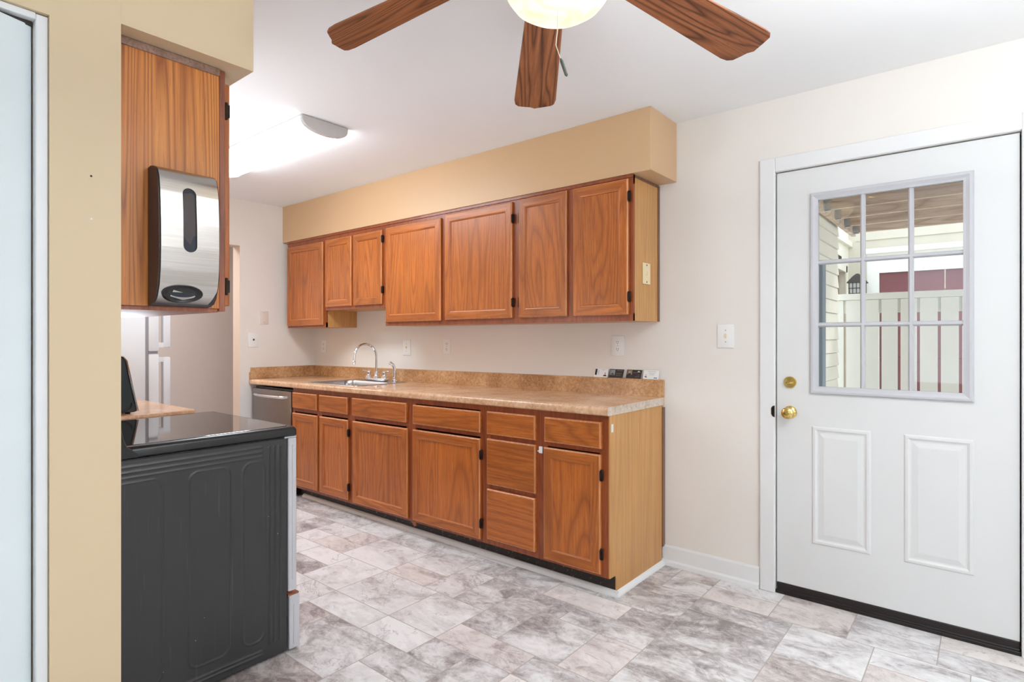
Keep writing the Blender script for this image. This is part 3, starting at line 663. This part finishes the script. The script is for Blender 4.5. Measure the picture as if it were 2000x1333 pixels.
w = MB(); w.box(-.812, .102, YW - .003, YW + .15, .0, .016, .002)
struct('trim_4', w, M_THRESH, 'black door threshold')

# ------------------------------------------------------------------ closet door
t = thing('door_2', (-1.87, .36, 0), 'pale bifold closet door in a white metal frame', None, None, 'structure')
w = MB(); w.box(-1.885, -1.846, .363, .3885, .0, 2.073, .002); w.box(-1.885, -1.846, -1.3, .363, 2.0585, 2.075, .001); w.build('frame', M_WHITE, t)
w = MB(); w.box(-1.879, -1.868, -1.3, .360, 2.046, 2.0583); w.build('track', M_SLOT, t)
P0 = Vector((-1.8725, .3600)); d = Vector((.0235, -.0685)).normalized(); n = Vector((-d.y, d.x))
P1 = P0 + d * .44
def leaf(A, B, th):
    n = Vector((-(B - A).y, (B - A).x)).normalized() * th
    return [(A.x, A.y), (B.x, B.y), (B.x - abs(n.x), B.y + n.y * -1), (A.x - abs(n.x), A.y + n.y * -1)]
w = MB(); w.prism(leaf(P0, P1, .022), 'xy', .012, 2.050); w.build('door_leaf', M_CLOSET, t, bevel=.002)
P2 = P1 + Vector((-.0235 * 6.4, -.0685 * 5.6)); w = MB(); w.prism(leaf(P1 + Vector((0, -.004)), P2, .022), 'xy', .012, 2.050); w.build('door_leaf', M_CLOSET, t, bevel=.002)
# nail holes
for k, z in enumerate((1.687, 1.573)):
    w = MB(); w.lathe([(.0028, 0), (.002, .001), (.0008, .0014), (.0006, .002)], (XL, .477, z), (1, 0, 0), 10, cap1=True)
    tag(w.build('wall_screw', [M_PLATE if k else M_SLOT]), ('small dark screw in the yellow wall stub, upper of the two', 'small white-ringed screw in the yellow wall stub, lower of the two')[k], 'screw')

# ------------------------------------------------------------------ left wall cabinet and dispenser
LXS = -1.905
t = thing('wall_cabinet', (-2.3, .7, 1.345), 'oak wall cabinet at left with the steel towel dispenser on its side', 'cabinet')
w = MB(); w.box(-2.70, LXS, YK, .838, 1.352, 2.1195); w.build('body', W_SIDE2, t)
w = MB(); w.box(-2.70, LXS - .001, .8385, .858, 1.343, 2.1195, .002); w.build('face_frame', W_OLDV, t)
w = MB(); w.box(-2.66, LXS - .012, .8585, .877, 1.362, 2.085, .003); dd = w.build('door', W_V, t)
for z in (1.995, 1.425):
    w = MB(); w.box(LXS - .012, LXS - .002, .8583, .868, z - .028, z + .028, .002); w.tube([(LXS - .006, .870, z - .02), (LXS - .006, .870, z + .02)], .0045, 8); w.build('hinge', M_HINGE, dd)
w = MB(); w.box(LXS - .012, LXS + .006, YK + .001, .838, 2.096, 2.119, .0015); w.build('top_trim', W_OLD, t)['label'] = 'worn greyish-brown strip along the cabinet top'
w = MB(); w.box(-2.69, LXS - .01, YK + .001, .8375, 1.340, 1.3515); w.build('bottom_rail', W_OLDV, t)

t = thing('paper_towel_dispenser', (LXS, .717, 1.352), 'brushed steel towel dispenser with dark slot on the side of the left cabinet', 'paper towel dispenser')
y0, y1 = .634, .803
# side profile: (x offset, z)
prof = [(0, 1.757), (.022, 1.760), (.045, 1.756), (.063, 1.744), (.074, 1.722), (.081, 1.68), (.086, 1.60), (.087, 1.52), (.084, 1.455), (.076, 1.41), (.062, 1.378), (.046, 1.362), (.020, 1.354), (0, 1.352)]
X0 = LXS + .0006
w = MB(); w.prism([(X0 + a_ * .965, z) for a_, z in prof], 'xz', y0, y1); w.build('housing', M_DARKBR, t, smooth=True)
w = MB(); fp = prof[2:12]
def shell(lo, hi, off):
    outer = [(X0 + a_ + off, z) for a_, z in fp]
    return outer
def front_x(z):
    for (a0, z0), (a1, z1) in zip(prof[1:], prof[2:]):
        if z1 <= z <= z0: return a0 + (a1 - a0) * (z0 - z) / (z0 - z1)
    return .05
NZ = 40; zs = [1.7545 - (1.7545 - 1.360) * k / NZ for k in range(NZ + 1)]
sl_y0, sl_y1, sl_z0, sl_z1 = .697, .735, 1.510, 1.700
def srow(z):
    e0, e1 = y0 + .004, y1 - .004
    if z < 1.40: e1 -= .0 + (1.40 - z) * .35
    return e0, e1
# steel front built as strips left and right of the slot, so the slot is a real opening
yc = (sl_y0 + sl_y1) / 2; r_ = (sl_y1 - sl_y0) / 2
oc_y, oc_z, oa, ob = .702, 1.387, .056, .0255
def gap(z):
    if sl_z0 < z < sl_z1:
        if z > sl_z1 - r_: hh = math.sqrt(max(0, r_ * r_ - (z - (sl_z1 - r_)) ** 2))
        elif z < sl_z0 + r_: hh = math.sqrt(max(0, r_ * r_ - ((sl_z0 + r_) - z) ** 2))
        else: hh = r_
        return yc - hh, yc + hh
    return yc, yc
zs = sorted(set([round(z, 5) for z in zs] + [round(sl_z1 - r_ + r_ * math.sin(PI / 2 * k / 8), 5) for k in range(9)] + [round(sl_z0 + r_ - r_ * math.sin(PI / 2 * k / 8), 5) for k in range(9)]), reverse=True)
for side_ in (0, 1):
    rows = []
    for z in zs:
        e0, e1 = srow(z); g0, g1 = gap(z)
        a_, b_ = (e0, g0) if side_ == 0 else (g1, e1)
        rows.append([(X0 + front_x(z) + .0022, a_ + (b_ - a_) * k / 4, z) for k in range(5)])
    back = [[(x - .0018, y, z) for x, y, z in r] for r in rows]
    w.loft(rows, 0, False, False, False); w.loft(back, 0, False, False, False)
w.build('steel_cover', M_STEEL, t, smooth=True)
w = MB(); pts = [(yc + (r_ + .0003) * math.cos(a_), (sl_z1 - r_ if math.sin(a_) >= 0 else sl_z0 + r_) + (r_ + .0003) * math.sin(a_)) for a_ in [2 * PI * (k + .5) / 40 for k in range(40)]]
w.loft([[(X0 + front_x(z) * .965 - .002, y, z) for y, z in pts], [(X0 + front_x(z) * .965 + .0012, y, z) for y, z in pts]]); w.build('slot_window', M_NAVY, t)
w = MB(); loops = []
for s, dx in [(1.0, .0015), (1.0, .006), (.93, .0085), (.86, .007), (.74, -.002 + .005), (.70, .0025)]:
    loops.append([(X0 + front_x(oc_z + ob * s * math.sin(a_)) + dx, oc_y + oa * s * math.cos(a_), oc_z + ob * s * math.sin(a_)) for a_ in [2 * PI * k / 40 for k in range(40)]])
w.loft(loops, 0, True, True, True); op = w.build('dispensing_mouth', M_BLACKPL, t, smooth=True)
w = MB(); w.loft([[(X0 + front_x(oc_z) + dx, oc_y + .036 * math.cos(a_), oc_z + .0015 + .011 * math.sin(a_)) for a_ in [2 * PI * k / 24 for k in range(24)]] for dx in (.002, .0042)]); w.build('mouth_opening', plain('dark_mouth_plastic', (28, 34, 42), .55, var=.3, vscale=60), op)

# ------------------------------------------------------------------ range
RX1 = -2.152; RX0 = -2.905; RT = .905
t = thing('range', (-2.53, .9, 0), 'black freestanding electric range with glass cooktop seen from its side', 'range')
w = MB(); w.box(RX0, RX1 - .009, .56, 1.212, .012, .862); w.build('body', M_BLACKPL, t)
# embossed side sheet: grid displaced analytically
def side_h(y, z):
    h = 0.0
    def ridge(d, wd=.0035, a=.0022): return 1.7 * a * math.exp(-(d / wd) ** 2)
    # vertical ribs at the front
    if .07 < z < .835:
        for yy in (1.136, 1.158, 1.180): h = max(h, ridge(y - yy))
    # horizontal ribs at the top
    if y < 1.112:
        for zz in (.838, .820, .802): h = max(h, ridge(z - zz, .0032, .0018))
    if y < 1.112:
        for zz in (.055, .040): h = max(h, ridge(z - zz, .0032, .0016))
    # rounded rectangular pressings
    for (ya, yb) in ((.62, .76), (.845, .985), (1.035, 1.118)):
        za, zb, r = .095, .785, .035
        cx, cz, hx, hz = (ya + yb) / 2, (za + zb) / 2, (yb - ya) / 2, (zb - za) / 2
        qx, qz = abs(y - cx) - hx + r, abs(z - cz) - hz + r
        sd = math.hypot(max(qx, 0), max(qz, 0)) + min(max(qx, qz), 0) - r
        h = max(h, ridge(sd, .0032, .0018)) - (0.0006 if sd < 0 else 0)
    return h
bm = bmesh.new(); ny_, nz_ = 190, 240
grid = [[bm.verts.new((RX1 - .0035 + side_h(.575 + (1.210 - .575) * i / ny_, .016 + (.858 - .016) * j / nz_), .575 + (1.210 - .575) * i / ny_, .016 + (.858 - .016) * j / nz_)) for j in range(nz_ + 1)] for i in range(ny_ + 1)]
for i in range(ny_):
    for j in range(nz_): bm.faces.new((grid[i][j], grid[i + 1][j], grid[i + 1][j + 1], grid[i][j + 1]))
bd = [e for e in bm.edges if len(e.link_faces) == 1]; ex = bmesh.ops.extrude_edge_only(bm, edges=bd)
for v_ in [g for g in ex['geom'] if isinstance(g, bmesh.types.BMVert)]: v_.co.x = RX1 - .0088
w = MB(); w.bm.free(); w.bm = bm; w.build('side_panel', M_RANGE, t, smooth=True)
# cooktop frame and glass
w = MB()
fr = [(RX0, RX1 + .003, .60, 1.252)]
def crect(z, i, r=.016): return rrect(RX0 + i, RX1 + .004 - i, .575 + i, 1.254 - i, r, z)
w.loft([crect(.866, .004), crect(.870, .0), crect(.890, .0), crect(.899, .004), crect(.9035, .012), crect(.9045, .020), crect(.9035, .024)], 0, True, True, True); w.build('cooktop_frame', M_BLACKPL, t, smooth=True)
w = MB(); w.loft([rrect(RX0 + .024, RX1 - .020, .640, 1.228, .02, .9036), rrect(RX0 + .024, RX1 - .020, .640, 1.228, .02, RT + .0003), rrect(RX0 + .026, RX1 - .022, .642, 1.226, .019, RT + .0012)], 0, True, True, True); w.build('glass_top', M_GLASSTOP, t)
w = MB(); w.prism([(.556, .866), (.690, .866), (.688, .880), (.672, .892), (.655, .905), (.646, .93), (.638, .97), (.622, 1.08), (.610, 1.105), (.556, 1.105)], 'yz', RX0, RX1 + .0055); w.build('backguard', M_BLACKPL, t, bevel=.004)
# oven door edge (silver), drawer
w = MB(); w.box(RX0, RX1 - .001, 1.216, 1.252, .245, .858, .003)
w.box(RX1 - .002, RX1 + .001, 1.232, 1.242, .29, .83, .001); dr_ = w.build('oven_door', M_SILVER, t)
w = MB(); w.box(RX0, RX1 - .001, 1.220, 1.266, .012, .225, .003); w.box(RX1 - .002, RX1 + .001, 1.238, 1.252, .03, .19, .001); w.build('drawer_front', M_SILVER, t)
w = MB(); w.box(RX0, RX1 - .006, 1.218, 1.264, .2255, .232); w.build('drawer_lip', W_OLDV, t)
w = MB(); w.box(RX1 - .03, RX1 - .002, 1.20, 1.252, .8585, .8655, .001); w.build('bracket', M_GALV, t)

# ------------------------------------------------------------------ counter beyond the range, appliance, refrigerator
t = thing('base_cabinet', (-3.41, .87, 0), 'oak base cabinet behind the range carrying a short tan counter', 'cabinet')
w = MB(); w.box(-3.90, -2.915, .56, 1.14, .10, .874); w.build('body', W_SIDE, t)
w = MB(); w.box(-3.90, -2.915, .58, 1.08, .0, .0995); w.build('toe_kick', M_KICK, t)
w = MB(); w.box(-3.89, -3.42, 1.1405, 1.159, .13, .85, .003); w.build('door', W_V, t)
w = MB(); w.box(-3.40, -2.93, 1.1405, 1.159, .13, .85, .003); w.build('door', W_V, t)
w = MB(); pts = rrect(-3.915, -2.912, .556, 1.182, .03, 0)
w.loft([[(x, y, .8745) for x, y, _ in pts], [(x, y, .908) for x, y, _ in pts], [(x + (.004 if x < -3.4 else -.004), y - .004 if y > .9 else y, .915) for x, y, _ in pts]])
tag(w.build('countertop', M_LAM, smooth=True), 'short tan countertop between the range and the refrigerator', 'countertop')
t = thing('toaster_oven', (-3.14, .8, .915), 'dark countertop appliance with chrome trim standing on the short counter beyond the range', 'appliance')
w = MB(); pf = [(.60, .922), (.940, .922), (.950, .925), (.905, 1.155), (.893, 1.172), (.870, 1.18), (.60, 1.18)]
w.prism(pf, 'yz', -3.30, -2.988); w.build('body', plain('dark_green_black_plastic', (38, 48, 50), .35), t, bevel=.004)
w = MB(); w.tube([(-2.984, .952, .926), (-2.984, .907, 1.155), (-2.984, .894, 1.173), (-2.984, .870, 1.181), (-2.984, .62, 1.181)], .005, 8); w.build('chrome_trim', M_CHROME, t, smooth=True)
w = MB(); w.tube([(-2.986, .60, .932), (-2.986, .905, .932), (-2.986, .925, .945), (-2.986, .93, .965)], .003, 6); w.build('lower_trim', M_BLACKPL, t)
for x in (-3.28, -3.01):
    for y in (.62, .92): MB().lathe([(.010, 0), (.012, .008)], (x, y, .9152), seg=10, cap0=True, cap1=True).build('foot', M_BLACKPL, t)
t = thing('refrigerator', (-4.28, .95, 0), 'white top-freezer refrigerator at the end of the range run', 'refrigerator')
w = MB(); w.box(-4.66, -3.93, .60, 1.296, .02, 1.70, .006, 0, 2); w.build('body', M_FRIDGE, t, smooth=True)
w = MB(); w.box(-4.655, -3.936, 1.2965, 1.311, .10, 1.69); w.build('gasket', M_GREY, t)
for z0, z1, nm in ((.08, 1.160, 'fridge_door'), (1.176, 1.70, 'freezer_door')):
    w = MB(); w.box(-4.66, -3.93, 1.3115, 1.370, z0, z1, .008, 0, 2); dd = w.build(nm, M_FRIDGE, t, smooth=True)
    a_, b_ = ((.60, 1.14), (1.20, 1.62))[nm == 'freezer_door']
    w = MB(); w.box(-3.985, -3.945, 1.398, 1.440, a_, b_, .006, 0, 2); w.box(-3.985, -3.945, 1.3705, 1.40, a_, a_ + .03); w.box(-3.985, -3.945, 1.3705, 1.40, b_ - .03, b_); w.build('handle', M_FRIDGE, dd, smooth=True)
w = MB(); w.box(-4.64, -3.945, 1.25, 1.29, .0, .075); w.build('kick_grille', M_GREY, t)
w = MB(); w.box(-3.965, -3.94, 1.30, 1.365, 1.1605, 1.1755); w.build('center_hinge', M_GREY, t)

# ------------------------------------------------------------------ ceiling light fixture
FX0, FX1, FYa, FYb = -4.06, -2.785, 1.648, 1.938; yc_ = (FYa + FYb) / 2
t = thing('ceiling_light', ((FX0 + FX1) / 2, yc_, H - .08), 'long lit fluorescent ceiling fixture with grey rounded end caps', 'ceiling light')
def arc(r, dz, n=16): return [(yc_ - r * math.cos(PI * k / n), H - .012 - dz * math.sin(PI * k / n) ** .75) for k in range(n + 1)]
w = MB(); w.box(FX0 + .01, FX1 - .01, FYa + .006, FYb - .006, H - .013, H - .0005); w.build('mounting_pan', M_WHITE, t)
w = MB(); w.prism(arc(.135, .062), 'yz', FX0 + .026, FX1 - .026); w.build('diffuser', M_TUBE, t, smooth=True)
for xa, xb in ((FX0, FX0 + .0255), (FX1 - .0255, FX1)):
    w = MB(); w.prism(arc(.142, .068) + [(yc_ + .142, H - .001), (yc_ - .142, H - .001)], 'yz', xa, xb); w.build('end_cap', plain('satin_end_cap', (206, 204, 202), .35, metal=.1), t, bevel=.004)

# ------------------------------------------------------------------ ceiling fan
CX, CY = -.910, 1.282
t = thing('ceiling_fan', (CX, CY, H), 'ceiling fan with dark oak blades and a lit alabaster bowl', 'ceiling fan')
w = MB(); w.lathe([(.001, H - .0005), (.075, H - .0005), (.075, H - .015), (.055, H - .035), (.02, H - .045)], (CX, CY, 0), seg=28); w.build('canopy', M_CREAMMET, t, smooth=True)
w = MB(); w.lathe([(.02, H - .03), (.06, H - .045), (.105, H - .06), (.115, H - .09), (.105, H - .125), (.06, H - .150), (.055, H - .19), (.07, H - .215), (.07, H - .235), (.001, H - .235)], (CX, CY, 0), seg=32); w.build('motor_housing', M_CREAMMET, t, smooth=True)
w = MB(); prof = [(.144, 2.202), (.147, 2.196), (.146, 2.176), (.138, 2.152), (.120, 2.128), (.094, 2.111), (.062, 2.101), (.03, 2.097), (.0005, 2.096)]
w.lathe(prof, (CX + .010, CY + .008, .034), seg=40); w.build('glass_bowl', M_BOWL, t, smooth=True)
w = MB(); w.lathe([(.071, 2.215), (.146, 2.205), (.148, 2.200), (.144, 2.199)], (CX + .010, CY + .008, .034), seg=40); w.build('bowl_rim', M_BRASS, t, smooth=True)
slope = math.atan2(.190, .675)
def blade_outline():
    L, wr, wt = .710, .060, .081; x0 = .20
    up = [(x0, 0), (x0 + .008, wr * .7), (x0 + .03, wr)]
    tipc = [(L - .035, wt), (L - .012, wt * .95), (L - .003, wt * .82), (L - .001, wt * .5), (L - .0, wt * .12), (L + .001, 0), (L - .010, -wt * .22), (L - .016, -wt * .5), (L - .024, -wt * .8), (L - .038, -wt * .95), (L - .060, -wt)]
    return up + tipc + [(x0 + .03, -wr), (x0 + .008, -wr * .7)]
ol = blade_outline()
for k in range(5):
    ang = math.radians(203.5 - 72 * k)
    bm = bmesh.new(); mbk = MB(); mbk.bm.free(); mbk.bm = bm
    mbk.loft([[(x, -y, -.003) for x, y in ol], [(x, -y, .003) for x, y in ol]])
    bmesh.ops.recalc_face_normals(bm, faces=bm.faces)
    me = bpy.data.meshes.new('blade'); bm.to_mesh(me); bm.free(); me.materials.append(W_BLADE)
    o = bpy.data.objects.new('blade', me); COL.objects.link(o); o.parent = t
    md = o.modifiers.new('bevel', 'BEVEL'); md.width = .0015; md.segments = 2
    Rm = Matrix.Rotation(ang, 4, 'Z') @ Matrix.Rotation(slope, 4, 'Y') @ Matrix.Rotation(math.radians(-9), 4, 'X')
    o.matrix_local = Matrix.Translation((0, 0, 2.345 - H)) @ Rm
    mb2 = MB(); mb2.prism([(.09, -.018), (.20, -.03), (.245, -.045), (.285, -.02), (.285, .02), (.245, .045), (.20, .03), (.09, .018)], 'xy', .0032, .008)
    me = bpy.data.meshes.new('blade_bracket'); bmesh.ops.recalc_face_normals(mb2.bm, faces=mb2.bm.faces); mb2.bm.to_mesh(me); mb2.bm.free(); me.materials.append(M_BRASS)
    o2 = bpy.data.objects.new('blade_bracket', me); COL.objects.link(o2); o2.parent = o
w = MB(); w.tube([(-.862, 1.234, 2.12), (-.862, 1.234, 2.058), (-.865, 1.231, 2.017), (-.8555, 1.238, 1.981)], .0011, 6); pc = w.build('pull_chain', M_CREAMMET, t)
w = MB(); w.tube([(-.8555, 1.238, 1.982), (-.8535, 1.240, 1.975), (-.844, 1.248, 1.940), (-.843, 1.249, 1.936)], .004, 8, rs=[.002, .0045, .0045, .002]); w.build('fob', M_STEELG, pc)
# ------------------------------------------------------------------ outside: patio, fence, deck, neighbour
tag(MB().box(-6, 6, 3.2, 14, -.25, -.12).build('patio', M_GROUND), 'pale concrete patio outside the door', None, None, 'structure')
# near siding wall (lap boards on its +X face)
w = MB(); NX = -1.10; w.box(NX - .12, NX - .02, 3.19, 6.22, -.12, 2.62)
z = -.10
while z < 2.5:
    w.prism([(NX - .02, z), (NX + .006, z + .004), (NX - .006, z + .118), (NX - .02, z + .122)], 'xz', 3.19, 6.22); z += .122
struct('wall_siding', w, M_SIDING, 'cream lap siding wall outside')
w = MB(); w.box(NX + .008, NX + .05, 5.30, 5.42, -.10, 1.90, .005)
tag(w.build('downspout', plain('blue_grey_metal', (120, 134, 146), .5)), 'blue-grey strip running down the near outside wall', 'downspout')
# fence
t = thing('fence', (0, 6.5, -.12), 'cream board fence outside the door window', 'fence')
fy = 6.5; x = -1.285; gi = 0
edges = [-1.29, -1.093, -.945, -.797, -.646, -.497, -.342, -.190, -.04, .11, .26, .41, .56, .71, .86, 1.01]
for a_, b_ in zip(edges, edges[1:]):
    w = MB(); w.box(a_ + .012, b_ - .012, fy, fy + .018, -.06, 1.628, .002); w.build('board', M_FENCE, t)
w = MB(); w.box(-1.30, 1.05, fy - .025, fy + .045, 1.630, 1.690, .003); w.build('top_rail', M_FENCE, t)
w = MB(); w.box(-1.30, 1.05, fy + .0185, fy + .055, 1.50, 1.628); w.build('back_rail', M_FENCE, t)
w = MB(); w.box(-1.30, 1.05, fy + .0185, fy + .055, .10, .20); w.build('back_rail', M_FENCE, t)
w = MB(); w.box(-1.345, -1.288, fy - .05, fy + .05, -.12, 1.66, .003); w.build('post', M_FENCE, t)
# deck joists overhead with hangers on a ledger
yj = 3.55
rows = [3.5 + .44 * k for k in range(8)]
for k, y in enumerate(rows):
    w = MB(); w.box(-1.028, 2.4, y, y + .038, 2.30, 2.488, .002)
    tag(w.build('deck_joist', W_DECK), 'weathered brown deck joist overhead outside the door window', 'joist', 'deck joists over the patio')
    t = thing('joist_hanger', (-1.0, y + .019, 2.29), 'galvanised steel hanger holding a deck joist outside', 'joist hanger', 'joist hangers on the ledger')
    w = MB(); w.box(-1.028, -.985, y - .004, y - .0005, 2.294, 2.43); w.box(-1.028, -.985, y + .0385, y + .042, 2.294, 2.43); w.box(-1.028, -.985, y - .004, y + .042, 2.293, 2.2985)
    w.box(-1.029, -1.026, y - .035, y - .004, 2.294, 2.43); w.box(-1.029, -1.026, y + .042, y + .073, 2.294, 2.43); w.build('strap', M_GALV, t)
w = MB(); w.box(-1.070, -1.030, 3.2, 6.72, 2.285, 2.50, .002)
tag(w.build('ledger_beam', W_DECK), 'brown ledger beam carrying the deck joists along the siding wall', 'beam')
w = MB(); y = 3.2
while y < 6.7: w.box(-1.07, 2.4, y, y + .135, 2.490, 2.52); y += .142
tag(w.build('deck_boards', W_DECK), 'deck boards lying on the joists overhead', 'decking')
# far wall with door, beyond the fence
w = MB(); FXX = -1.60; w.box(FXX - .12, FXX, 6.9, 8.76, -.12, 3.0); w.box(FXX - .12, FXX, 9.52, 10.30, -.12, 3.0); w.box(FXX - .12, FXX, 8.76, 9.52, 2.22, 3.0); w.box(FXX - .14, FXX - .115, 8.7, 9.6, -.12, 2.3)
struct('wall_neighbour', w, M_SIDING, 'cream neighbouring wall with a doorway beyond the fence')
w = MB(); w.box(FXX, FXX + .02, 8.68, 8.77, -.12, 2.30); w.box(FXX, FXX + .02, 9.51, 9.60, -.12, 2.30); w.box(FXX, FXX + .02, 8.68, 9.60, 2.21, 2.30); w.box(FXX, FXX + .05, 6.9, 10.3, 2.60, 2.68)
struct('trim_5', w, M_SIDING, 'cream trim round the neighbouring doorway')
w = MB(); w.box(FXX - .11, FXX - .07, 8.775, 9.505, -.12, 2.205); struct('door_3', w, plain('neighbour_door_brown', (150, 120, 96), .5), 'brown neighbouring door beyond the fence')
cu = bpy.data.curves.new('digits', 'FONT'); cu.body = '3010'; cu.size = .13; cu.extrude = .004
tmp = bpy.data.objects.new('digits_tmp', cu); COL.objects.link(tmp)
dg = bpy.context.evaluated_depsgraph_get(); me = bpy.data.meshes.new_from_object(tmp.evaluated_get(dg)); bpy.data.objects.remove(tmp)
me.materials.append(M_SLOT); o = bpy.data.objects.new('house_number', me); COL.objects.link(o); o.location = (FXX + .005, 8.98, 2.32); o.rotation_euler = (PI / 2, 0, PI / 2)
tag(o, 'dark house number above the neighbouring doorway', 'house number')
# garage block
w = MB(); GY = 9.2; w.box(-1.28, -1.14, GY, GY + .14, -.12, 2.42); w.box(-1.14, 3.2, GY, GY + .14, 2.14, 2.42); w.box(-1.14, 3.2, GY + .10, GY + .14, -.12, 1.90)
struct('wall_garage', w, M_FENCE, 'cream garage front beyond the fence')
w = MB(); w.box(-1.34, 3.2, GY - .06, GY + .02, 2.40, 2.47, .004); struct('trim_6', w, M_FENCE, 'cream fascia over the garage door')
t = thing('garage_door', (.8, GY + .05, -.12), 'maroon garage door behind the cream fence', 'garage door')
x = -1.139; 
for k in range(6):
    w = MB(); w.box(x, x + .705, GY + .045, GY + .08, 1.0, 2.139, .004); w.build('door_panel', M_MAROON, t); x += .72
w = MB(); w.box(-1.139, 3.2, GY + .05, GY + .075, -.12, .995); w.build('lower_panel', M_MAROON, t)
w = MB(); w.box(-1.9, 3.2, GY + .6, GY + .7, 2.0, 4.4); 
for k in range(5): w.box(-1.5, 3.2, GY + .585, GY + .6, 2.42 + k * .26, 2.43 + k * .26)
struct('wall_upper', w, M_CARPORT, 'pale boarded wall above the garage')
struct('wall_beyond', MB().box(-2.6, 1.5, 12.0, 12.1, -.12, 3.6), plain('olive_tan_wall', (190, 176, 140), .8), 'olive tan wall in the distance')
w = MB(); w.tube([(-.60, 9.783, 2.96), (-.3, 9.783, 2.93), (1.2, 9.783, 2.90)], .008, 6)
tag(w.build('overhead_wire', M_SLOT), 'thin dark wire strung outside above the fence', 'wire')
# lantern
t = thing('wall_lantern', (-1.37, 9.0, 1.75), 'black caged lantern on the corner beyond the fence', 'lantern')
lx, ly, lz = -1.365, 9.02, 1.80
w = MB(); w.loft([[(lx + s * a_, ly + s * b_, z) for a_, b_ in ((-1, -1), (1, -1), (1, 1), (-1, 1))] for s, z in ((.105, lz + .20), (.115, lz + .205), (.055, lz + .29), (.015, lz + .33))]); w.build('roof', M_SLOT, t)
w = MB(); w.loft([[(lx + s * a_, ly + s * b_, z) for a_, b_ in ((-1, -1), (1, -1), (1, 1), (-1, 1))] for s, z in ((.075, lz), (.085, lz + .20))]); w.build('glass', plain('frosted_lantern_glass', (190, 192, 190), .4), t)
w = MB()
for k in range(5):
    s = -.085 + .0425 * k
    for pts in ([(lx + s, ly - .088, lz), (lx + s, ly - .088, lz + .20)], [(lx - .088, ly + s, lz), (lx - .088, ly + s, lz + .20)], [(lx + .088, ly + s, lz), (lx + .088, ly + s, lz + .2)]): w.tube(pts, .005, 6)
for z in (lz, lz + .06, lz + .13):
    w.tube([(lx - .09, ly - .09, z), (lx + .09, ly - .09, z), (lx + .09, ly + .09, z), (lx - .09, ly + .09, z), (lx - .09, ly - .09, z)], .005, 6)
w.box(lx - .02, -1.285, ly + .08, ly + .1, lz + .05, lz + .09); w.build('cage', M_SLOT, t)
